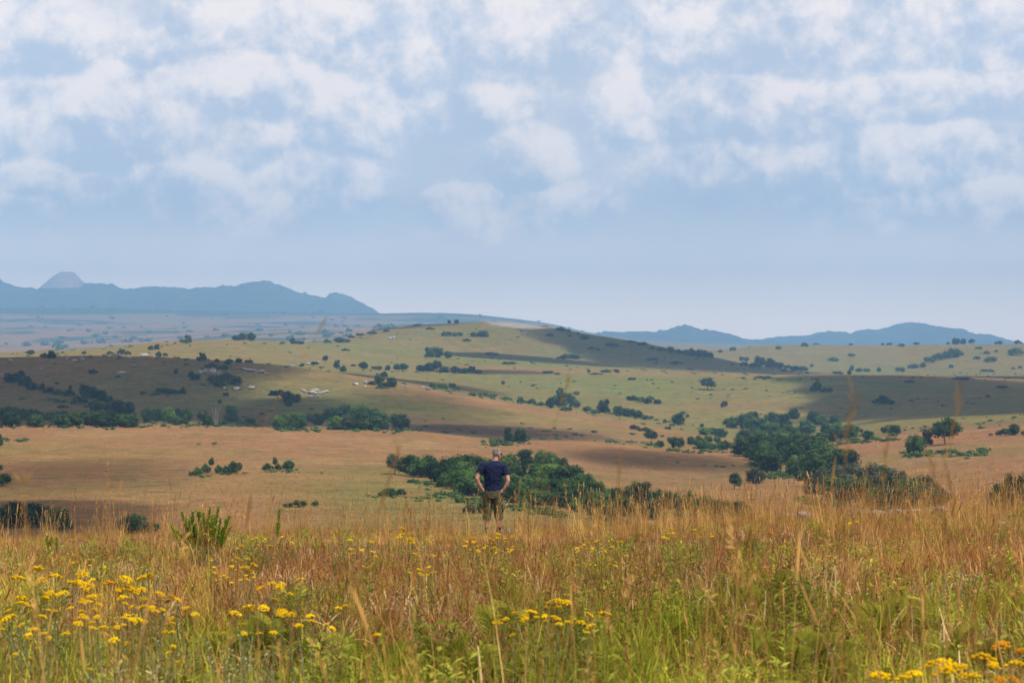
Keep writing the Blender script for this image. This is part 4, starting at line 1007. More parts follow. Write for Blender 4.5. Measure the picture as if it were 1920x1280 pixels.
class Loft:
    def __init__(self): self.mb = MB()
    def rings(self, rs, seg=16):
        """rs: (x, y, z, half width, half depth[, tilt])"""
        vs = []; fs = []
        for r in rs:
            th = np.arange(seg) / seg * 2 * np.pi
            vs.append(np.stack([r[0] + r[3] * np.cos(th), r[1] + r[4] * np.sin(th), np.full(seg, r[2]) + (r[5] if len(r) > 5 else 0) * np.cos(th)], 1))
        for i in range(len(rs) - 1):
            for k in range(seg):
                fs.append((i * seg + k, i * seg + (k + 1) % seg, (i + 1) * seg + (k + 1) % seg, (i + 1) * seg + k))
        fs.append(tuple(range(seg))[::-1]); fs.append(tuple((len(rs) - 1) * seg + k for k in range(seg)))
        self.mb.add(np.concatenate(vs), fs)
        return self
    def limb(self, pts, rad, seg=12, flat=1.0):
        self.mb.tube(pts, rad, seg, flat=flat); return self
    def obj(self, name, mat, parent, voxel, disp=0.0, dscale=0.1, smooth=4):
        o = link(name, self.mb.mesh(name, True), mat, parent)
        rm = o.modifiers.new("union", 'REMESH'); rm.mode = 'VOXEL'; rm.voxel_size = voxel; rm.use_smooth_shade = True
        sm = o.modifiers.new("soften", 'SMOOTH'); sm.factor = 0.5; sm.iterations = smooth
        if disp:
            tx = bpy.data.textures.new(name + "_folds", 'CLOUDS'); tx.noise_scale = dscale; tx.noise_depth = 2
            dm = o.modifiers.new("folds", 'DISPLACE'); dm.texture = tx; dm.strength = disp; dm.mid_level = 0.5
        return o


def ellipsoid(L, c, r, n=9, seg=16):
    rs = []
    for i in range(n):
        t = -math.pi / 2 + math.pi * (i + .02) / (n - .96)
        rs.append((c[0], c[1], c[2] + r[2] * math.sin(t), r[0] * max(.02, math.cos(t)), r[1] * max(.02, math.cos(t))))
    L.rings(rs, seg)


def build_man():
    Y = 47.0; X = (924 - 960) / F * Y; z0 = float(ground_z(X, Y))
    top = (640 - 841) / F * Y                      # height of the top of his head
    H = top - z0; k = H / 1.765
    man = empty("person", (X, Y, z0)); man.scale = (k, k, k)
    tag(man, "man seen from behind in navy shirt and olive cut-off trousers, hands on hips", "person")
    # body: one skin surface
    B = Loft()
    B.rings([(0, 0, 0.80, .15, .11), (0, 0, 0.90, .165, .12), (0.0, 0, 1.02, .155, .11), (.005, 0, 1.18, .165, .115), (.012, 0, 1.32, .185, .12), (.018, 0.005, 1.41, .175, .10), (.034, .01, 1.475, .10, .078), (.048, .018, 1.51, .064, .066), (.058, .03, 1.54, .058, .064), (.068, .045, 1.60, .060, .068)])
    # head, turned to the right
    hc = np.array([.085, .06, 1.645])
    ellipsoid(B, hc, (.082, .082, .118), 11, 18)
    fd = np.array([0.80, 0.60, 0.0])               # where the face points
    sd = np.array([-0.60, 0.80, 0.0])
    ellipsoid(B, hc + fd * .030 + np.array([0, 0, -.05]), (.058, .058, .068), 9, 14)   # jaw
    B.limb([hc + fd * .075 + np.array([0, 0, .02]), hc + fd * .100 + np.array([0, 0, -.012]), hc + fd * .100 + np.array([0, 0, -.022]), hc + fd * .078 + np.array([0, 0, -.026])], [.010, .014, .015, .010], 8)   # nose
    B.limb([hc + fd * .084 + sd * .022 + np.array([0, 0, -.054]), hc + fd * .089 + np.array([0, 0, -.052]), hc + fd * .084 - sd * .022 + np.array([0, 0, -.054])], [.007, .010, .007], 6)   # lips
    B.limb([hc + fd * .070 + np.array([0, 0, -.098]), hc + fd * .082 + np.array([0, 0, -.092]), hc + fd * .076 + np.array([0, 0, -.080])], [.014, .016, .012], 8)   # chin
    for s in (-1, 1):                              # ears
        e = hc + sd * s * .080 - fd * .004
        B.limb([e + np.array([0, 0, -.028]), e + sd * s * .010 - fd * .012, e + np.array([0, 0, .028])], [.010, .014, .012], 8)
    arms = {-1: ((-.195, 0, 1.425), (-.318, -.075, 1.165), (-.228, -.035, .965)), 1: ((.228, 0, 1.400), (.312, -.085, 1.125), (.225, -.075, .945))}
    for s, (sh, el, wr) in arms.items():
        sh, el, wr = map(np.array, (sh, el, wr))
        B.limb([sh - np.array([s * .05, 0, -.01]), sh, sh * .5 + el * .5 + np.array([s * .008, 0, 0]), el, el * .55 + wr * .45 + np.array([s * .012, 0, 0]), wr], [.055, .060, .050, .041, .040, .027], 12)
        # hand on the hip: palm with four fingers and a thumb
        dn = np.array([-s * .42, .10, -.40]); dn /= np.linalg.norm(dn)
        ac = np.array([0, -1.0, -.25]); ac -= dn * (ac @ dn); ac /= np.linalg.norm(ac)
        B.limb([wr, wr + dn * .035, wr + dn * .080], [.027, .036, .037], 10, flat=.55)
        cu = np.array([-s * .8, .25, -.5]); cu /= np.linalg.norm(cu)
        for j, ln in enumerate((.070, .080, .074, .056)):
            b = wr + dn * .072 + ac * (.030 - .020 * j); m_ = b + dn * ln * .5; e = m_ + cu * ln * .42; e2 = e + cu * ln * .18
            B.limb([b - dn * .02, m_, e, e2], [.0105, .0098, .0088, .006], 7)
        tb = wr + dn * .025 - ac * .022
        B.limb([tb, tb - ac * .030 + dn * .012, tb - ac * .048 + dn * .034], [.014, .012, .008], 7)
    for s, hx in ((-1, -.095), (1, .095)):
        kx = hx * 1.12; fx = hx * 1.25
        B.limb([(hx, 0, .86), (hx * 1.02, 0, .70), (kx, .005, .50), (kx, -.012, .40), (fx, -.018, .30), (fx, -.005, .16), (fx, 0, .085)], [.090, .086, .060, .055, .058, .040, .037], 14)
        B.limb([(fx, -.055, .045), (fx, 0, .05), (fx + s * .015, .10, .035), (fx + s * .02, .17, .025)], [.035, .042, .040, .028], 10)
    B.obj("body", M_SKIN, man, 0.0062, smooth=3)
    # shirt
    T = Loft()
    T.rings([(0.0, 0, .925, .178, .132), (0.0, 0, .96, .176, .130), (.0, 0, 1.05, .170, .124), (.006, 0, 1.18, .182, .130), (.012, 0, 1.30, .202, .136), (.018, 0, 1.385, .206, .126), (.024, .004, 1.440, .182, .108), (.036, .012, 1.490, .112, .090), (.046, .018, 1.520, .080, .078)], 22)
    for s, (sh, el, wr) in arms.items():
        sh, el = np.array(sh), np.array(el)
        T.limb([sh - np.array([s * .09, 0, -.012]), sh + np.array([0, 0, .002]), sh * .66 + el * .34, sh * .40 + el * .60], [.062, .074, .074, .074], 14)
    T.obj("shirt", M_SHIRT, man, 0.0085, 0.032, 0.075, 3)
    Rb = Loft(); Rb.rings([(.046, .018, 1.512, .080, .079), (.048, .020, 1.527, .072, .073)], 22)
    Rb.obj("collar", M_SHIRT, man, 0.006, smooth=1)
    # cut-off trousers
    P = Loft()
    P.rings([(0, 0, .955, .172, .124), (0, 0, .90, .182, .132), (0, 0, .82, .190, .138), (0, 0, .76, .186, .132)], 22)
    P.limb([(-.100, 0, .82), (-.105, 0, .68), (-.112, 0, .52), (-.118, -.005, .40), (-.120, -.008, .325)], [.104, .102, .094, .088, .087], 16)
    P.limb([(.100, 0, .82), (.106, 0, .68), (.114, 0, .52), (.118, -.005, .42), (.120, -.008, .345)], [.104, .103, .098, .092, .092], 16)
    tro = P.obj("trousers", M_SHORTS, man, 0.0085, 0.020, 0.070, 3)
    for s in (-1, 1):
        K = Loft(); K.rings([(s * .205, -.01, .50, .024, .070), (s * .212, -.01, .54, .030, .080), (s * .210, -.01, .63, .028, .080), (s * .204, -.01, .66, .026, .078)], 12)
        K.obj("pocket", M_SHORTS, tro, 0.007, 0.008, .05, 2)
    # hair: a short cap over the skull
    Hh = Loft()
    ellipsoid(Hh, hc - fd * .010 + np.array([0, 0, .026]), (.089, .089, .100), 10, 18)
    for a in range(26):
        t = a * 2.4; q = .078 * math.sqrt((a % 13 + 1) / 14)
        p = hc - fd * .012 + np.array([q * math.cos(t), q * math.sin(t), .095 + .030 * (1 - (q / .08) ** 2)])
        Hh.limb([p - np.array([0, 0, .03]), p, p + np.array([.012 * math.cos(t * 1.7), .012 * math.sin(t), .012])], [.018, .015, .006], 6)
    Hh.limb([hc - fd * .060 + np.array([0, 0, -.03]), hc - fd * .058 + np.array([0, 0, -.075])], [.045, .034], 10)
    ho = Hh.obj("hair", M_HAIR, man, 0.0062, 0.016, 0.025, 1)
    G = MB()
    for s in (-1, 1):
        c = hc + fd * .083 + sd * s * .031 + np.array([0, 0, .012]); G.tube([c - fd * .006, c + fd * .004], [.024, .022], 10)
        G.tube([c + sd * s * .022, hc + sd * s * .083 + fd * .03 + np.array([0, 0, .016]), hc + sd * s * .084 - fd * .01 + np.array([0, 0, .014])], [.005, .004, .004], 5)
    link("sunglasses", G.mesh("sunglasses"), M_BLACK, man)
    for s, hx in ((-1, -.095), (1, .095)):
        fx = hx * 1.25
        K = Loft().limb([(fx, 0, .07), (fx, -.002, .13), (fx, -.006, .19)], [.046, .045, .048], 12)
        K.obj("sock", M_BLACK, man, 0.008, 0.004, .03, 1)
        Q = Loft().limb([(fx, -.075, .045), (fx, -.02, .055), (fx + s * .012, .07, .048), (fx + s * .018, .16, .034), (fx + s * .02, .20, .026)], [.040, .048, .047, .043, .028], 12)
        Q.limb([(fx, -.03, .06), (fx, -.01, .11)], [.047, .048], 12)
        Q.obj("shoe", M_SHOE, man, 0.009, smooth=2)
build_man()
# ------------------------------------------------------------------ the grass of the near hill
def blade_material(name, lo, hi, trans=0.14, inst=True, skew=1.45):
    """lo/hi: colours between which the plants of this kind vary"""
    m, n, out = material(name)
    t = n.add('ShaderNodeAttribute', attribute_name='tint').outputs['Fac']
    if inst:
        p = n.add('ShaderNodeAttribute', attribute_name='patch', attribute_type='INSTANCER').outputs['Fac']
    else:
        p = n.add('ShaderNodeObjectInfo').outputs['Random']
    f = n.m('ADD', n.m('MULTIPLY', t, 0.50), n.m('MULTIPLY', p, 0.55), clamp=True)
    f = n.m('POWER', f, skew)
    col = n.mix(f, lo, hi)
    a = n.add('ShaderNodeBsdfDiffuse', {0: col})
    b = n.add('ShaderNodeBsdfTranslucent', {0: col})
    mx = n.add('ShaderNodeMixShader', {0: trans, 1: a.outputs[0], 2: b.outputs[0]})
    n.t.links.new(mx.outputs[0], out.inputs[0])
    return m

M_STRAW = blade_material("straw", (0.170, 0.062, 0.018), (1.0, 0.60, 0.180))
M_RUST = blade_material("rusty_grass", (0.090, 0.028, 0.012), (0.78, 0.32, 0.105))
M_GREENG = blade_material("green_grass", (0.140, 0.165, 0.014), (0.74, 0.70, 0.075), 0.35)
M_SILVER = blade_material("silvery_leaves", (0.115, 0.145, 0.062), (0.44, 0.47, 0.24))
M_BROAD = blade_material("withered_leaves", (0.16, 0.060, 0.024), (0.80, 0.58, 0.30))
M_HERB = blade_material("herb_leaves", (0.075, 0.098, 0.014), (0.56, 0.56, 0.075), 0.35)
M_STALK = blade_material("grass_stalk", (0.22, 0.115, 0.038), (0.55, 0.34, 0.115), 0.2, False)
M_FERN = blade_material("fern_frond", (0.100, 0.110, 0.012), (0.36, 0.35, 0.040), 0.4, False)
M_DEADFERN = blade_material("dead_fern", (0.16, 0.065, 0.026), (0.46, 0.27, 0.13), 0.25, False)
M_FLOWER = blade_material("yellow_flower", (0.50, 0.26, 0.006), (0.95, 0.64, 0.010), 0.2, False, 1.0)
M_ORANGE = blade_material("faded_flower", (0.56, 0.22, 0.010), (0.74, 0.34, 0.015), 0.2, False, 1.0)
M_STEM = blade_material("grey_stem", (0.13, 0.135, 0.05), (0.30, 0.29, 0.10), 0.2, False, 1.0)
M_LIME = blade_material("lime_leaves", (0.11, 0.19, 0.010), (0.28, 0.38, 0.020), 0.35, False)
M_LIMETOP = blade_material("lime_buds", (0.34, 0.36, 0.010), (0.52, 0.48, 0.02), 0.3, False)


def blades(mb, r, n, h0, h1, w0, w1, spread, lean, curl, seg=4, tint=(0.2, 0.9), base_h=0.0, tip=0.15):
    """n grass blades; each a curved tapering ribbon"""
    for _ in range(n):
        L = r.uniform(h0, h1); w = r.uniform(w0, w1)
        a = r.uniform(0, 6.283); q = spread * math.sqrt(r.random())
        b = np.array([q * math.cos(r.uniform(0, 6.283)), q * math.sin(r.uniform(0, 6.283)), base_h])
        th = abs(r.normal(0, lean)); c = r.normal(0, curl) + curl * .8
        side = np.array([-math.sin(a + r.normal(0, .6)), math.cos(a + r.normal(0, .6)), r.normal(0, .2)])
        p = b.copy(); vs = []; ti = r.uniform(*tint)
        for i in range(seg + 1):
            t = i / seg; ww = w * (1 - (1 - tip) * t ** 1.5)
            vs.append(p - side * ww / 2); vs.append(p + side * ww / 2)
            an = th + c * t
            p = p + np.array([math.sin(an) * math.cos(a), math.sin(an) * math.sin(a), math.cos(an)]) * L / seg
        mb.add_quads(np.array(vs), [(2*i, 2*i+1, 2*i+3, 2*i+2) for i in range(seg)], ti)


def seed_stalk(mb, r, b, L, az, lean, w=0.0032, head=0.22, tint=0.6, kind='plume', bend=0.25):
    """a tall stalk ending in a seed head"""
    p = np.array(b, float); pts = [p.copy()]; n = 7
    for i in range(n):
        an = lean + bend * (i / n) ** 2
        p = p + np.array([math.sin(an) * math.cos(az), math.sin(an) * math.sin(az), math.cos(an)]) * L / n
        pts.append(p.copy())
    mb.tube(pts, [w * (1 - .6 * i / n) for i in range(n + 1)], 3, tint, cap=False)
    d = pts[-1] - pts[-2]; d /= np.linalg.norm(d)
    if kind == 'spike':
        s = pts[-1] - d * head
        mb.tube([s, s + d * head * .35, s + d * head * .8, s + d * head], [w * .8, w * 2.4, w * 1.9, w * .3], 4, tint * .8, cap=False)
    else:
        for j in range(11):
            s = pts[-1] - d * head * (j / 11.0)
            o = d * .6 + r.normal(0, .42, 3); o /= np.linalg.norm(o); l = head * r.uniform(.15, .38)
            e = s + o * l; sd = np.cross(o, r.normal(size=3)); sd /= np.linalg.norm(sd); ww = w * r.uniform(1.0, 2.0)
            mb.add_quads(np.array([s, s + o * l * .45 - sd * ww, e, s + o * l * .55 + sd * ww]), [(0, 1, 2, 3)], tint * r.uniform(.5, 1))
    return pts[-1]


def leafy_stem(mb, r, b, h, az, lean, nleaf, ll, lw, tint, up=0.9):
    p0 = np.array(b, float); d = np.array([math.sin(lean) * math.cos(az), math.sin(lean) * math.sin(az), math.cos(lean)])
    mb.tube([p0, p0 + d * h * .5, p0 + d * h], [.004, .003, .002], 3, tint * .6, cap=False)
    for j in range(nleaf):
        s = p0 + d * h * (0.15 + .85 * j / nleaf); a = 2.4 * j + r.random()
        o = np.array([math.cos(a), math.sin(a), up + r.normal(0, .25)]); o /= np.linalg.norm(o)
        l = ll * r.uniform(.7, 1.2); sd = np.cross(o, (0, 0, 1)) + r.normal(0, .2, 3); sd /= np.linalg.norm(sd)
        m_ = s + o * l * .5; e = s + o * l - np.array([0, 0, l * .15])
        mb.add_quads(np.array([s, m_ - sd * lw / 2, e, m_ + sd * lw / 2]), [(0, 1, 2, 3)], np.clip(tint + r.normal(0, .15), 0, 1))


def tuft(kind, seed):
    r = np.random.default_rng(seed); mb = MB()
    if kind == 'straw':
        blades(mb, r, 40, .14, .40, .003, .007, .13, .42, .6)
        for _ in range(3):
            seed_stalk(mb, r, (r.normal(0, .05), r.normal(0, .05), 0), r.uniform(.30, .62), r.uniform(0, 6.28), abs(r.normal(0, .2)), .0024, .08, r.uniform(.3, .9), ['plume', 'spike'][r.integers(2)], r.uniform(0, .3))
    elif kind == 'rust':
        blades(mb, r, 48, .10, .32, .004, .012, .18, .65, .9)
        for _ in range(1):
            seed_stalk(mb, r, (r.normal(0, .07), r.normal(0, .07), 0), r.uniform(.3, .5), r.uniform(0, 6.28), abs(r.normal(0, .25)), .002, .06, r.uniform(.2, .6), 'plume', .3)
    elif kind == 'broad':
        blades(mb, r, 22, .16, .42, .010, .024, .16, .55, 1.3, 5, tip=.25)
    elif kind == 'green':
        blades(mb, r, 50, .18, .46, .005, .012, .13, .4, .8)
    elif kind == 'near':
        for _ in range(2):
            seed_stalk(mb, r, (r.normal(0, .07), r.normal(0, .07), 0), r.uniform(.7, 1.05), r.uniform(0, 6.28), abs(r.normal(0, .17)), .0012, r.uniform(.06, .12), r.uniform(.2, .9), ['plume', 'spike'][r.integers(2)], r.uniform(0, .3))
        blades(mb, r, 4, .4, .8, .003, .005, .06, .25, .5)
    elif kind in ('tall', 'long'):
        for _ in range(3):
            seed_stalk(mb, r, (r.normal(0, .07), r.normal(0, .07), 0), r.uniform(.55, 1.05), r.uniform(0, 6.28), abs(r.normal(0, .15)), .0026, r.uniform(.10, .2), r.uniform(.2, .9), ['plume', 'spike'][r.integers(2)], r.uniform(0, .25))
        blades(mb, r, 14, .3, .6, .003, .006, .08, .25, .5)
    elif kind == 'silver':
        for _ in range(9):
            leafy_stem(mb, r, (r.normal(0, .07), r.normal(0, .07), 0), r.uniform(.22, .46), r.uniform(0, 6.28), abs(r.normal(0, .22)), 26, .034, .0095, r.uniform(.3, .8))
    elif kind == 'herb':
        for _ in range(8):
            leafy_stem(mb, r, (r.normal(0, .08), r.normal(0, .08), 0), r.uniform(.2, .45), r.uniform(0, 6.28), abs(r.normal(0, .3)), 13, .085, .030, r.uniform(.2, .9), .5)
    return mb.mesh("tuft_" + kind)


TUFTMAT = {'straw': M_STRAW, 'rust': M_RUST, 'green': M_GREENG, 'tall': M_STRAW, 'silver': M_SILVER, 'herb': M_HERB, 'broad': M_BROAD, 'long': M_STRAW, 'near': M_STRAW}
TUFTN = {'straw': 6, 'rust': 5, 'green': 5, 'tall': 6, 'silver': 4, 'herb': 4, 'broad': 5, 'long': 4, 'near': 7}
NOUN = {'straw': 'dry_grass', 'rust': 'rusty_grass', 'green': 'green_grass', 'tall': 'tall_grass', 'silver': 'silvery_foliage', 'herb': 'herb_foliage', 'broad': 'dead_leaves', 'long': 'long_grass', 'near': 'stem_grass'}


def scatter(name, meshes, mat, pts, scl, patch, tilt=0.12):
    """one stuff object: tufts instanced on the given points"""
    col = bpy.data.collections.new("tufts_of_" + name)
    for i, me in enumerate(meshes):
        if not me.materials: me.materials.append(mat)
        col.objects.link(bpy.data.objects.new(f"tuft_of_{name}", me))
    n = len(pts)
    me = bpy.data.meshes.new(name)
    me.vertices.add(n); me.vertices.foreach_set('co', np.ascontiguousarray(pts, np.float32).ravel())
    rot = np.stack([rng.normal(0, tilt, n), rng.normal(0, tilt, n), rng.uniform(0, 6.283, n)], 1)
    a = me.attributes.new('rot', 'FLOAT_VECTOR', 'POINT'); a.data.foreach_set('vector', rot.astype(np.float32).ravel())
    a = me.attributes.new('scl', 'FLOAT', 'POINT'); a.data.foreach_set('value', np.asarray(scl, np.float32))
    a = me.attributes.new('patch', 'FLOAT', 'POINT'); a.data.foreach_set('value', np.clip(patch, 0, 1).astype(np.float32))
    a = me.attributes.new('which', 'INT', 'POINT'); a.data.foreach_set('value', rng.integers(0, len(meshes), n).astype(np.int32))
    o = link(name, me)
    g = bpy.data.node_groups.new("grow_" + name, 'GeometryNodeTree')
    g.interface.new_socket("Geometry", in_out='INPUT', socket_type='NodeSocketGeometry')
    g.interface.new_socket("Geometry", in_out='OUTPUT', socket_type='NodeSocketGeometry')
    N = g.nodes; gi = N.new('NodeGroupInput'); go = N.new('NodeGroupOutput')
    ci = N.new('GeometryNodeCollectionInfo'); ci.inputs['Collection'].default_value = col
    ci.inputs['Separate Children'].default_value = True; ci.inputs['Reset Children'].default_value = True
    ip = N.new('GeometryNodeInstanceOnPoints'); ip.inputs['Pick Instance'].default_value = True
    def at(nm, ty):
        x = N.new('GeometryNodeInputNamedAttribute'); x.data_type = ty; x.inputs['Name'].default_value = nm; return x.outputs[0]
    er = N.new('FunctionNodeEulerToRotation')
    g.links.new(at('rot', 'FLOAT_VECTOR'), er.inputs[0])
    g.links.new(gi.outputs[0], ip.inputs['Points']); g.links.new(ci.outputs[0], ip.inputs['Instance'])
    g.links.new(er.outputs[0], ip.inputs['Rotation']); g.links.new(at('scl', 'FLOAT'), ip.inputs['Scale'])
    g.links.new(at('which', 'INT'), ip.inputs['Instance Index'])
    g.links.new(ip.outputs[0], go.inputs[0])
    md = o.modifiers.new("grow", 'NODES'); md.node_group = g
    return tag(o, kind='stuff')


def near_points(n, Y0, Y1, margin=1.0, power=1.0):
    """random points over the part of the near hill that can be seen"""
    Y = np.sqrt(rng.uniform((Y0 + 6) ** 2, (Y1 + 6) ** 2, n)) - 6
    X = rng.uniform(-1, 1, n) * (0.225 * Y + margin)
    return X, Y


def sow(kind, n, Y0, Y1, weight, s0, s1, pfun, margin=2.2):
    if margin > 2: n = int(n * 1.2)
    X, Y = near_points(n, Y0, Y1, margin)
    keep = rng.random(n) < np.clip(weight(X, Y), 0, 1)
    man = (np.abs(X + .37) < .30) & (np.abs(Y - 47) < 0.35)
    keep &= ~man
    X, Y = X[keep], Y[keep]
    Z = ground_z(X, Y) - 0.02
    meshes = [tuft(kind, 500 + 37 * i + len(kind)) for i in range(TUFTN[kind])]
    low = 1 - 0.62 * sstep(Y, 17, 44)          # the turf is short on the stony crest
    if kind in ('tall', 'long', 'near'): low = np.ones_like(Y)
    return scatter(NOUN[kind], meshes, TUFTMAT[kind], np.stack([X, Y, Z], 1), rng.uniform(s0, s1, len(X)) * low, pfun(X, Y))


def bear(X, Y): return 960 + F * X / Y
P1 = lambda X, Y: 0.5 + 0.5 * fbm(X, Y, 4.0, 3, seed=70) + rng.normal(0, .28, len(X))
near = lambda Y, a, b: 1 - sstep(Y, a, b)
rightness = lambda X, Y: sstep(bear(X, Y), 900, 1300)
leftness = lambda X, Y: 1 - sstep(bear(X, Y), 500, 900)
clump = lambda X, Y, wl, s, lo=-0.1, hi=0.35: sstep(fbm(X, Y, wl, 3, seed=s), lo, hi)

sow('straw', 8000, 6.5, 60, lambda X, Y: (0.35 + 0.65 * sstep(Y, 9, 18)) * (0.25 + 0.95 * clump(X, Y, 1.6, 81, -.35, .3)) * (1 - .45 * near(Y, 13, 19) * rightness(X, Y)), .75, 1.1, P1)
sow('rust', 8500, 6.5, 60, lambda X, Y: (0.30 + 0.7 * clump(X, Y, 1.9, 82, -.2, .3)) * (1 - .4 * near(Y, 13, 19) * rightness(X, Y)), .8, 1.25, lambda X, Y: 0.45 + 0.5 * fbm(X, Y, 2.2, 3, seed=71) + rng.normal(0, .25, len(X)))
sow('tall', 4200, 9, 60, lambda X, Y: (1 - 0.8 * np.exp(-((bear(X, Y) - 922) / 42) ** 2)) * (0.11 + 0.34 * clump(X, Y, 3.5, 83, -.1, .5) + 0.52 * rightness(X, Y)) * (0.22 + 0.78 * sstep(Y, 16, 34) + .5 * sstep(Y, 36, 44)) * (0.45 + 1.0 * clump(X, Y, 1.3, 94, -.15, .3)), .5, 1.02, P1)
# tall stems close by
sow('near', 150, 5.0, 11.5, lambda X, Y: 0.35 + 0.65 * rightness(X, Y), 1.0, 1.45, P1, .4)
# long grass round the man's legs
sow('long', 60, 41, 46.7, lambda X, Y: np.exp(-((bear(X, Y) - 922) / 60) ** 2) * 3, .5, .9, P1, 0)
sow('green', 9000, 6.5, 44, lambda X, Y: near(Y, 13, 24) * (0.36 + 0.8 * rightness(X, Y)) * (0.25 + clump(X, Y, 1.5, 84)) + 0.10 * clump(X, Y, 3, 85, .1, .5), .75, 1.15, P1)
sow('silver', 3200, 6.5, 40, lambda X, Y: near(Y, 13, 18) * (0.08 + 0.42 * leftness(X, Y)) * (0.15 + clump(X, Y, 1.6, 86)) + 0.10 * clump(X, Y, 2.5, 87, .15, .5), .8, 1.3, P1)
sow('broad', 3200, 6.5, 46, lambda X, Y: 0.15 + 0.75 * clump(X, Y, 1.7, 93, -.05, .4), .7, 1.2, lambda X, Y: 0.5 + 0.6 * fbm(X, Y, 1.2, 2, seed=73))
sow('herb', 4200, 6.5, 48, lambda X, Y: (0.10 + 0.10 * near(Y, 15, 22)) + 0.60 * clump(X, Y, 2.4, 88, 0, .4) * (0.4 + .6 * near(Y, 14, 30)), .7, 1.15, P1)


# ------------------------------------------------------------------ dry tussocks of the fields below
def field_tussocks():
    r = np.random.default_rng(61)
    ms = []
    for i in range(4):
        mb = MB(); blades(mb, np.random.default_rng(600 + i), 9, .5, .95, .06, .14, .40, .35, .4, 2, tip=.2); ms.append(mb.mesh("tussock"))
    n = 60000
    Y = np.exp(r.uniform(math.log(235), math.log(900), n)); px = r.uniform(-80, 2000, n); X = (px - 960) / F * Y
    g = table(TG, X, Y) + 0.25 * fbm(X, Y, 90, 4, seed=12)
    brown = r.random(n) < np.clip(0.95 - 0.75 * g, 0.12, 1)
    for nm, sel, mat in (("field_grass", brown, M_RUSTF), ("slope_grass", ~brown, M_GREENF)):
        x, y = X[sel], Y[sel]
        scatter(nm, [m_.copy() for m_ in ms], mat, np.stack([x, y, ground_z(x, y) - .03], 1), r.uniform(.12, .28, len(x)), 0.5 + .6 * fbm(x, y, 25, 3, seed=72))
M_RUSTF = blade_material("field_straw", (0.245, 0.118, 0.053), (0.345, 0.172, 0.080), 0.25, True, 1.0)
M_GREENF = blade_material("slope_straw", (0.145, 0.132, 0.042), (0.215, 0.195, 0.062), 0.25, True, 1.0)
field_tussocks()
# ------------------------------------------------------------------ flowers, ferns and single stalks
def flower_head_mesh(seed):
    """a flat-topped cluster of many small button flowers, about one unit across"""
    r = np.random.default_rng(seed); mb = MB()
    n = 20
    for i in range(n):
        q = .44 * math.sqrt((i + .4) / n); a = 2.4 * i + r.normal(0, .2)
        c = np.array([q * math.cos(a), q * math.sin(a), .16 * (1 - (q / .44) ** 2) + r.normal(0, .03)])
        R = r.uniform(.075, .115); seg = 7
        th = np.arange(seg) / seg * 6.283
        v = [c + np.array([R * math.cos(t), R * math.sin(t), 0]) for t in th] + [c + np.array([R * .6 * math.cos(t), R * .6 * math.sin(t), R * .55]) for t in th] + [c + np.array([0, 0, R * .62])] + [c + np.array([0, 0, -R * .8])]
        f = [(k, (k + 1) % seg, seg + (k + 1) % seg, seg + k) for k in range(seg)] + [(seg + k, seg + (k + 1) % seg, 2 * seg) for k in range(seg)] + [((k + 1) % seg, k, 2 * seg + 1) for k in range(seg)]
        mb.add(np.array(v), f, r.uniform(.2, 1))
    return mb.mesh("flower_head")


def flower_stem_mesh(seed):
    r = np.random.default_rng(seed); mb = MB()
    b = r.normal(0, .05, 2)
    mb.tube([(b[0], b[1], 0), (b[0] * .4, b[1] * .4, .5), (0, 0, 1)], [.011, .009, .007], 5, .5, cap=False)
    for j in range(16):
        z = .1 + .8 * j / 16; a = 2.4 * j
        s = np.array([b[0] * (1 - z), b[1] * (1 - z), z]); o = np.array([math.cos(a), math.sin(a), .9]); o /= np.linalg.norm(o)
        sd = np.array([-math.sin(a), math.cos(a), 0]); l = .085
        mb.add_quads(np.array([s, s + o * l * .5 - sd * .011, s + o * l, s + o * l * .5 + sd * .011]), [(0, 1, 2, 3)], r.uniform(.3, 1))
    return mb.mesh("flower_stem")


HEADS = {}
for tn_, mt_ in (('yellow', M_FLOWER), ('orange', M_ORANGE)):
    HEADS[tn_] = []
    for i in range(4):
        me_ = flower_head_mesh(40 + i); me_.materials.append(mt_); HEADS[tn_].append(me_)
STEMS = []
for i in range(4):
    me_ = flower_stem_mesh(50 + i); me_.materials.append(M_STEM); STEMS.append(me_)


def flower(px, py, w, label, group, tone='yellow', stem=None, ydef=None):
    """an everlasting flower whose head shows at (px, py), w wide; it stands where a stem of fitting length reaches that sight line"""
    s = stem if stem is not None else rng.uniform(.46, .66)
    Y = np.arange(5.5, 47, .05); X = (px - 960) / F * Y
    d = (640 - py) / F * Y - ground_z(X, Y)
    ok = np.where(d <= s)[0]
    i = ok[0] if len(ok) else int(np.argmin(np.abs(d - s)))
    y = float(Y[i]); x = float(X[i]); h = max(.12, float(d[i]))
    o = empty("flower", (x, y, float(ground_z(x, y))), rng.random() * 6.28)
    if tone == 'yellow' and rng.random() < .0: tone = 'orange'
    hd = link("flower_head", HEADS[tone][rng.integers(4)], parent=o); k = w * 1.42 / F * y
    hd.location = (0, 0, h - k * .05); hd.scale = (k, k, k * 1.15); hd.rotation_euler = (rng.normal(.12, .25), rng.normal(0, .25), rng.random() * 6.28)
    st = link("stem", STEMS[rng.integers(4)], parent=o); st.scale = (h, h, h)
    st.scale = (.27, .27, h)
    tag(o, label, "flower", group)


def zoomed(ox, oy, pts):   # points read off an enlargement of the photograph
    return [(ox + a / 3.0, oy + b / 3.0, c / 3.0) for a, b, c in pts]

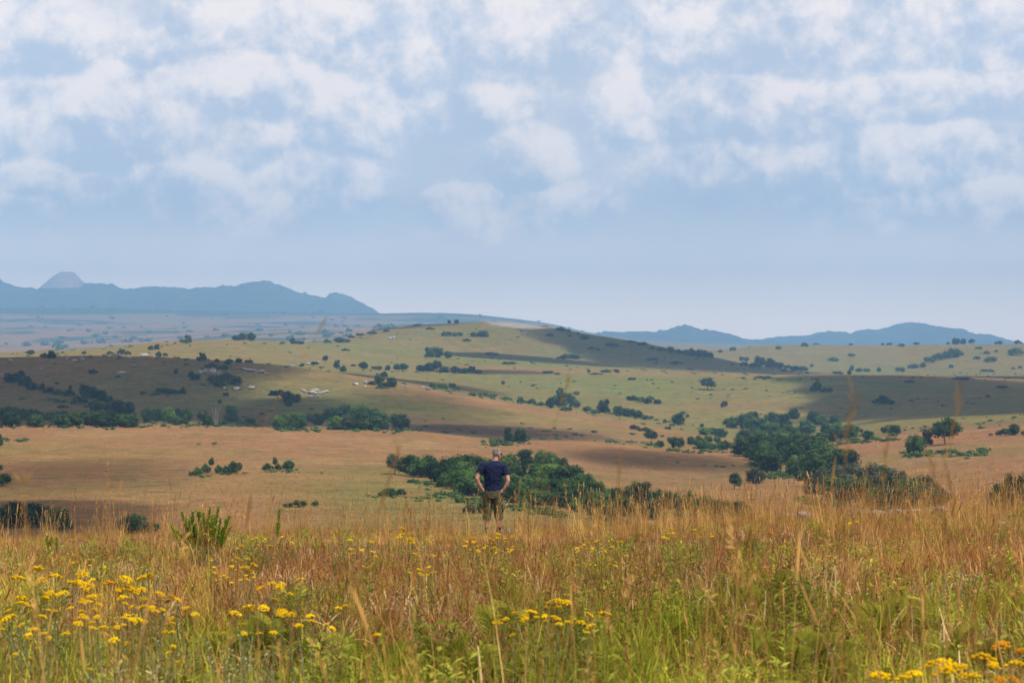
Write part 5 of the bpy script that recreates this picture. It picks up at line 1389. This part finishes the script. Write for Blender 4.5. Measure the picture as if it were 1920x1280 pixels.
G1 = "yellow flowers of the silvery patch"
row1 = zoomed(0, 940, [(97, 428, 62), (205, 380, 60), (232, 440, 50), (312, 420, 58), (460, 405, 54), (612, 457, 54), (705, 437, 62), (800, 428, 50), (835, 420, 48)])
row2 = zoomed(0, 940, [(410, 457, 60), (445, 455, 50), (515, 447, 52), (490, 475, 64), (480, 497, 46), (680, 492, 50), (720, 490, 56), (755, 505, 54), (795, 497, 52), (282, 515, 44), (330, 522, 36), (362, 513, 46), (125, 548, 60), (112, 572, 44), (150, 577, 40), (257, 545, 44), (520, 537, 56), (550, 537, 40), (470, 560, 44), (495, 568, 44), (690, 540, 50), (672, 555, 30), (900, 520, 48), (962, 535, 42), (1000, 553, 38), (808, 547, 38), (705, 572, 30), (740, 592, 32), (555, 580, 36)])
row3 = zoomed(0, 940, [(50, 610, 30), (70, 645, 44), (30, 662, 56), (122, 693, 40), (240, 645, 42), (275, 612, 36), (310, 620, 34), (397, 597, 30), (535, 607, 34), (462, 620, 36), (470, 648, 50), (545, 648, 36), (440, 685, 48), (515, 685, 40), (578, 712, 50), (520, 708, 34), (190, 718, 50), (158, 748, 34), (245, 743, 46), (270, 765, 32), (367, 742, 42), (12, 718, 30), (155, 770, 26), (218, 822, 28), (85, 855, 24), (700, 655, 40), (720, 635, 30), (745, 668, 50), (785, 668, 52), (815, 675, 34), (800, 592, 44), (850, 597, 40), (875, 615, 36), (912, 607, 30), (965, 655, 32), (966, 685, 36), (930, 733, 34), (970, 733, 36), (660, 705, 36), (695, 692, 26), (1047, 600, 38), (1095, 634, 40), (645, 780, 56), (710, 795, 26), (175, 880, 22), (505, 940, 26), (950, 848, 30), (975, 812, 28), (995, 900, 26)])
for i, (a, b, c) in enumerate(row1):
    flower(a, b, c, "only orange flower along the top edge of the silvery patch" if i == 5 else f"{ordinal(i - (i > 5))} tall yellow flower from the left along the top edge of the silvery patch", G1, 'orange' if i == 5 else 'yellow', .68)
for i, (a, b, c) in enumerate(sorted(row2)):
    flower(a, b, c, f"{ordinal(i)} yellow flower from the left in the silvery patch's upper half", G1, stem=.62)
for i, (a, b, c) in enumerate(sorted(row3)):
    flower(a, b, c, f"{ordinal(i)} yellow flower from the left in the silvery patch's lower half", G1, stem=.58)
G2 = "yellow flowers left of the ferns"
for i, (a, b, c) in enumerate(sorted(zoomed(0, 940, [(1530, 462, 42), (1580, 475, 50), (1462, 487, 40), (1400, 600, 62), (1482, 600, 52), (1325, 627, 52), (1590, 625, 64), (1637, 635, 48), (1680, 697, 44), (1537, 735, 40), (1835, 692, 34), (1868, 712, 38), (1745, 643, 44), (1755, 672, 36), (1263, 738, 30), (1373, 740, 32), (1540, 550, 30), (1690, 438, 38), (1635, 518, 28), (1900, 600, 36), (1455, 740, 28), (1370, 690, 26)]))):
    flower(a, b, c, f"{ordinal(i)} yellow flower from the left between the silvery patch and the ferns", G2, stem=.6)
G3 = "yellow flowers at the middle of the slope"
for i, (a, b, c) in enumerate(sorted(zoomed(640, 940, [(1168, 570, 48), (1225, 562, 54), (1268, 565, 48), (1215, 595, 40), (1070, 622, 56), (1035, 653, 52), (975, 625, 32), (1145, 643, 32), (1205, 657, 52), (1225, 690, 40), (1280, 677, 40), (1350, 680, 44), (1393, 637, 50), (1478, 632, 60), (1400, 700, 50), (1382, 738, 32), (877, 682, 52), (963, 748, 34), (1148, 672, 26), (1100, 650, 28), (1312, 662, 24), (925, 660, 32), (200, 748, 36), (20, 590, 40)]))):
    flower(a, b, c, f"{ordinal(i)} yellow flower from the left in the small group before the ferns", G3, stem=.58)
_n4 = {}
G4 = "large yellow flowers at the corner"
for i, (a, b, c, t) in enumerate(sorted([(*p[:3], 'yellow') for p in zoomed(1280, 940, [(1110, 978, 92), (1235, 990, 70), (1300, 970, 76), (1400, 912, 80), (1480, 915, 96), (1470, 960, 110), (1560, 935, 72), (1580, 982, 66), (1635, 985, 76), (1700, 880, 112), (1745, 925, 66), (1870, 912, 86)])] + [(*p[:3], 'orange') for p in zoomed(1280, 940, [(1790, 810, 82), (1905, 845, 66), (1780, 1005, 60), (1860, 1002, 60)])])):
    _n4[t] = _n4.get(t, -1) + 1
    flower(a, b, c, f"{ordinal(_n4[t])} large {t} flower head from the left in the near corner", G4, t, .62)
G5 = "small yellow flowers below the man"
r2 = np.random.default_rng(31)
def sprinkle(x0, x1, y0, y1, n, w, label):
    for i, px in enumerate(sorted(r2.uniform(x0, x1, n))):
        flower(px, r2.uniform(y0, y1), w * r2.uniform(.45, .95), f"{ordinal(i)} {label}", G5, stem=r2.uniform(.36, .52))
sprinkle(868, 962, 1000, 1038, 32, 9, "small yellow flower from left in front of the man's feet")
sprinkle(640, 705, 1008, 1064, 16, 9, "small yellow flower from left in the loose cluster well left of the man")
sprinkle(748, 774, 992, 1020, 8, 12, "small yellow flower from left in the upright cluster left of the man")
sprinkle(764, 820, 1036, 1080, 18, 9, "small yellow flower from left in the leafy cluster below and left of the man")
sprinkle(1080, 1175, 1012, 1064, 30, 8, "small yellow flower from left right of the man in brown grass")
sprinkle(1240, 1365, 985, 1010, 16, 8, "small yellow flower from left near the crest before the outcrop")
sprinkle(385, 480, 1046, 1092, 30, 9, "small yellow flower from left below the tall lime green plant")
sprinkle(440, 560, 1005, 1030, 14, 8, "small yellow flower from left near the crest beside the lime green plant")
sprinkle(130, 210, 1040, 1068, 10, 8, "small yellow flower from left in brown grass above the silvery patch")
sprinkle(1540, 1640, 975, 990, 8, 7, "small yellow flower from left right in front of the outcrop")


# ---- bracken ferns
def frond_mesh(seed, sparse=False):
    """a frond of unit length arching outwards along +x"""
    r = np.random.default_rng(seed); mb = MB()
    n = 15; pts = []
    for i in range(n + 1):
        t = i / n; pts.append(np.array([t * .80, .04 * math.sin(t * 3), .62 * math.sin(t * 1.9) * (1 - .25 * t)]))
    mb.tube(pts, [.010 * (1 - .8 * i / n) for i in range(n + 1)], 4, .2, cap=False)
    for i in range(3, n + 1):
        t = i / n; L = .27 * (1 - t) ** .7 * min(1, (t - .1) * 5) + .015
        d = pts[i] - pts[i - 1]; d /= np.linalg.norm(d)
        for s in (-1, 1):
            o = np.array([d[0] * .5, s * 1.0, d[2] * .5 - .18]); o /= np.linalg.norm(o)
            m = 7; bt = r.uniform(.2, .9)
            for j in range(m):
                u = j / m; c = pts[i] + o * L * u - np.array([0, 0, .10 * L * u * u]); l = L * .30 * (1 - u * .8)
                if sparse and r.random() < .55: continue
                for q in (-1, 1):
                    a = d * q * .9 + o * .5; a /= np.linalg.norm(a); w = o * L * .085
                    mb.add_quads(np.array([c - w, c + a * l, c + a * l + w * .4, c + w]), [(0, 1, 2, 3)], np.clip(bt + r.normal(0, .12), 0, 1))
    return mb.mesh("frond")


FROND = {}
for tn_, mt_ in (('green', M_FERN), ('brown', M_DEADFERN)):
    FROND[tn_] = []
    for i in range(3):
        me_ = frond_mesh(80 + i, tn_ == 'brown'); me_.materials.append(mt_); FROND[tn_].append(me_)


def fern(px, py, size, tone, label, n=6):
    """its top shows at (px, py); size is the frond length in metres"""
    if tone == 'brown': size *= .72; n = 4
    size = size * .80; s = size * .74
    Y = np.arange(6.0, 40, .05); X = (px - 960) / F * Y
    d = (640 - py) / F * Y - ground_z(X, Y)
    ok = np.where(d <= s)[0]; i = ok[0] if len(ok) else len(Y) - 1
    y = float(Y[i]); x = float(X[i])
    o = empty("fern", (x, y, float(ground_z(x, y))), rng.random() * 6.28)
    for j in range(n):
        f = link("frond", FROND[tone][rng.integers(3)], parent=o)
        f.rotation_euler = (rng.normal(0, .15), rng.normal(-.15, .18), j * 6.283 / n + rng.normal(0, .2)); sc = size * rng.uniform(.75, 1.1)
        f.scale = (sc, sc, sc)
    tag(o, label, "fern", "bracken ferns in the grass")


FERNS = [(930, 1115, .75, 'green'), (960, 1130, .6, 'green'), (1470, 1165, .8, 'green'), (1440, 1068, .75, 'green'), (1400, 1075, .6, 'green'), (1370, 1080, .7, 'green'), (1660, 1118, .7, 'green'), (1690, 1130, .55, 'green'), (1520, 1170, .6, 'green'), (1560, 1178, .6, 'green'), (1340, 1115, .6, 'green'),
         (1720, 1135, .6, 'green'), (1385, 1255, .6, 'green'), (1310, 1262, .6, 'green'), (480, 1152, .6, 'green'), (520, 1158, .55, 'green'), (560, 1180, .5, 'green'), (820, 1180, .6, 'green'), (880, 1195, .6, 'green'), (950, 1200, .6, 'green'), (1020, 1230, .6, 'green'), (1080, 1255, .6, 'green'), (700, 1170, .6, 'green'), (420, 1185, .5, 'green'), (1240, 1150, .6, 'green'), (1600, 1215, .6, 'green'),
         (1780, 1175, .55, 'green'), (1850, 1190, .55, 'green'), (1500, 1225, .55, 'green'), (1180, 1195, .55, 'green'), (150, 1210, .5, 'green'), (100, 1190, .45, 'green'), (330, 1230, .5, 'green'),
         (560, 1190, .6, 'brown'), (600, 1175, .55, 'brown'), (640, 1200, .6, 'brown'), (250, 1175, .5, 'brown'), (280, 1200, .5, 'brown'), (760, 1165, .6, 'brown'), (1530, 1140, .65, 'brown'), (1500, 1150, .6, 'brown'), (1590, 1120, .6, 'brown'), (1820, 1200, .6, 'brown'), (1760, 1195, .55, 'brown'), (1120, 1180, .5, 'brown'), (1560, 1105, .7, 'brown'), (1640, 1095, .7, 'brown'), (1130, 1085, .6, 'brown'), (1290, 1085, .65, 'brown'), (870, 1085, .6, 'brown'), (540, 1090, .6, 'brown'), (230, 1075, .5, 'brown'), (740, 1100, .55, 'brown')]
_c = {}
for (a, b, c, t) in sorted(FERNS):
    i = _c.get(t, 0); _c[t] = i + 1
    fern(a, b, c, t, f"{ordinal(i)} {'yellow-green' if t == 'green' else 'withered rust-brown'} fern from the left among the grass")


# ---- the lime green plant that stands up at the crest
def lime_plant(px0, px1, spots, Yp, label, tag_group=None):
    xc = ((px0 + px1) / 2 - 960) / F * Yp; zc = float(ground_z(xc, Yp))
    root = empty("leafy_plant", (xc, Yp, zc)); r = np.random.default_rng(int(px0))
    for (px, py) in spots:
        y = Yp + r.normal(0, .12); X = (px - 960) / F * y - xc; zt = (640 - py) / F * y - zc
        mb = MB(); b = np.array([X * .55 + r.normal(0, .05), (y - Yp), -.02]); zt *= r.uniform(.86, 1.0); t = np.array([X, (y - Yp), zt])
        mb.tube([b, b * .5 + t * .5, t], [.008, .007, .005], 5, .3, cap=False)
        nl = int(130 * zt)
        for j in range(nl):
            u = .22 + .78 * j / nl; s = b + (t - b) * u; a = 2.4 * j
            o = np.array([math.cos(a), math.sin(a), 1.1]); o /= np.linalg.norm(o); sd = np.array([-math.sin(a), math.cos(a), 0]); l = .052 * r.uniform(.7, 1.3)
            mb.add_quads(np.array([s, s + o * l * .5 - sd * .013, s + o * l, s + o * l * .5 + sd * .013]), [(0, 1, 2, 3)], r.uniform(.1, 1))
        so = link("stem", mb.mesh("leafy_stem"), M_LIME, root)
        if r.random() < .6:
            hb = MB()
            for j in range(7):
                a = 2.4 * j; c = t + np.array([.011 * math.cos(a), .011 * math.sin(a), .004]); hb.tube([c, c + np.array([0, 0, .014])], [.006, .003], 5, r.uniform(.2, 1))
            link("bud_cluster", hb.mesh("bud_cluster"), M_LIMETOP, so)
    tag(root, label, "plant", tag_group)


lime_plant(330, 440, [(345, 968), (352, 985), (358, 957), (361, 953), (370, 955), (377, 952), (381, 960), (388, 962), (394, 946), (398, 957), (403, 962), (399, 975), (346, 1000), (366, 980), (405, 985), (425, 972), (431, 965), (434, 980), (320, 975), (330, 990), (385, 985), (340, 958), (375, 948), (410, 950), (414, 972), (418, 985), (355, 972), (392, 975), (372, 990)], 34.0, "tall lime green plant with upright leafy stems standing above the dry grass")
lime_plant(84, 110, [(88, 1003), (98, 1006), (106, 1004), (94, 1012)], 34.0, "small lime green plant low in the brown grass far from the tall one")
lime_plant(515, 560, [(524, 955), (520, 972), (551, 1000), (556, 1003)], 38.0, "thin lime green plant right of the tall lime green one")
lime_plant(1538, 1560, [(1538, 966), (1543, 960), (1550, 962), (1546, 970)], 44.0, "small lime green plant at the crest left of the outcrop")
lime_plant(1890, 1920, [(1892, 965), (1900, 962), (1908, 958), (1914, 960), (1920, 955), (1898, 985)], 40.0, "lime green plant at the crest by the frame's edge")
lime_plant(1822, 1850, [(1828, 990), (1836, 985), (1842, 988)], 34.0, "short lime green plant right of the outcrop")


# ---- the tall stalks that stand up against the valley
def tall_stalk(px0, py0, px1, py1, Y, label, kind='plume', w=.0034, head=.25, tint=.5):
    """from the ground below (px0, py0) to its tip at (px1, py1)"""
    t = np.array([(px1 - 960) / F * Y, 0, (640 - py1) / F * Y]); q = np.array([(px0 - 960) / F * Y, 0, (640 - py0) / F * Y])
    d = t - q
    zg = float(ground_z(q[0], Y)); u = (zg - q[2]) / d[2]; b = q + d * max(u, -3.0)
    zb = float(ground_z(b[0], Y)); b[2] = zb
    L = float(np.linalg.norm(t - b)); lean = math.atan2(t[0] - b[0], t[2] - b[2])
    o = empty("grass_stalk", (float(b[0]), Y, zb)); mb = MB(); r = np.random.default_rng(int(px1))
    p = [np.array([math.sin(lean) * L * i / 8 - .03 * math.sin(math.pi * i / 8) * L * (1 if lean > 0 else -1), 0, math.cos(lean) * L * i / 8]) for i in range(9)]
    w *= .42; head *= .5
    mb.tube(p, [w * (1 - .55 * i / 8) for i in range(9)], 5, tint, cap=False)
    link("stem", mb.mesh("stalk"), M_STALK, o)
    hb = MB(); dd = p[-1] - p[-2]; dd /= np.linalg.norm(dd)
    if kind == 'spike':
        s = p[-1] - dd * head; hb.tube([s, s + dd * head * .4, s + dd * head * .85, s + dd * head * 1.02], [w * .8, w * 1.9, w * 1.5, w * .3], 5, tint)
    elif kind == 'fork':
        for a in (-.75, .1, .8):
            e = p[-1] + np.array([math.sin(lean + a), r.normal(0, .1), math.cos(lean + a)]) * head
            hb.tube([p[-1], (p[-1] + e) / 2, e], [w * .7, w * 2.2, w * .8], 5, tint)
    else:
        for j in range(11):
            s = p[-1] - dd * head * (j / 11); v = dd * 1.3 + r.normal(0, .33, 3); v /= np.linalg.norm(v); l = head * r.uniform(.15, .35)
            hb.tube([s, s + v * l * .5, s + v * l], [w * .4, w * .9, w * .2], 4, tint * r.uniform(.6, 1))
    link("seed_head", hb.mesh("seed_head"), M_STALK, o)
    tag(o, label, "grass stalk", "single tall stalks against the valley")


tall_stalk(432, 955, 614, 592, 5.6, "longest thin stalk slanting up past the dark hill", w=.0026, head=.10, kind='spike', tint=.45)
tall_stalk(1003, 930, 1066, 708, 6.5, "thin slanting stalk crossing the gully just right of the man", head=.16, w=.0028)
tall_stalk(48, 985, 42, 905, 5.0, "forked seed head over the shaded trees", kind='fork', head=.055, w=.0032, tint=.9)
tall_stalk(180, 1010, 230, 898, 6.2, "pale blurred stalk between the two shaded clumps", kind='spike', head=.12, w=.0034, tint=.95)
tall_stalk(255, 1000, 279, 895, 7.5, "thin dark stalk above the small shaded clump", kind='spike', head=.16, w=.002, tint=.2)
tall_stalk(337, 985, 316, 893, 8.0, "thin dark stalk leaning left of the lime green plant", kind='spike', head=.1, w=.002, tint=.2)
tall_stalk(455, 990, 471, 925, 5.5, "short dark blurred seed head right of the lime green plant", kind='spike', head=.16, w=.0034, tint=.15)
tall_stalk(668, 1000, 745, 848, 5.2, "blurred reddish stalk in front of the dull dark tree", head=.3, tint=.3)
tall_stalk(973, 975, 976, 895, 9.0, "straight stalk with a pale head right beside the man", kind='spike', head=.16, w=.0028, tint=.6)
tall_stalk(1165, 1000, 1166, 835, 5.0, "upright straw stalk in front of the wood's right end", kind='spike', head=.2, w=.0026, tint=.8)
tall_stalk(1553, 940, 1567, 855, 7.5, "straight straw stalk in front of the dark wood", kind='spike', head=.2, w=.003, tint=.7)
tall_stalk(1588, 945, 1600, 740, 5.4, "tall blurred stalk rising over the shaded slope left of centre", head=.35, tint=.4)
tall_stalk(1606, 955, 1629, 863, 7.0, "stalk with a pale bright tip in the lower wood", kind='spike', head=.05, w=.003, tint=.95)
tall_stalk(1662, 955, 1664, 835, 6.0, "dark reddish stalk in front of the lower wood", head=.3, w=.004, tint=.15)
tall_stalk(1792, 950, 1745, 860, 5.8, "dark stalk leaning left over the field", head=.24, tint=.15, w=.0036)
tall_stalk(1755, 960, 1800, 745, 5.4, "tallest blurred plume over the shaded slope", head=.34, tint=.5)
tall_stalk(1800, 960, 1772, 870, 6.2, "second dark stalk leaning left over the field", head=.2, tint=.2, w=.0034)
tall_stalk(1885, 1010, 1890, 880, 5.0, "straw stalk before the tall dark clump", kind='spike', head=.2, tint=.8)
tall_stalk(1612, 1180, 1614, 1085, 6.5, "thick pale forked stem low in the ferns", kind='fork', head=.11, w=.0046, tint=1.0)
# ------------------------------------------------------------------ the air between here and the hills
def haze_box():
    m, n, out = material("hazy_air")
    v = n.add('ShaderNodeVolumePrincipled', {'Color': (0.35, 0.655, 1.0, 1), 'Density': 0.000155, 'Anisotropy': 0.0})
    n.t.links.new(v.outputs[0], out.inputs[1])
    zmin = min(float(Zg.min()), -45.0) - 1.0
    bm = bmesh.new()
    bmesh.ops.create_cube(bm, size=1.0)
    me = bpy.data.meshes.new("haze"); 
    lo = np.array([-4400.0, -60.0, zmin]); hi = np.array([4400.0, 12100.0, 365.0])
    for v_ in bm.verts:
        v_.co = [lo[i] if v_.co[i] < 0 else hi[i] for i in range(3)]
    bm.to_mesh(me); bm.free()
    o = link("haze", me, m)
    tag(o, kind='stuff')
haze_box()
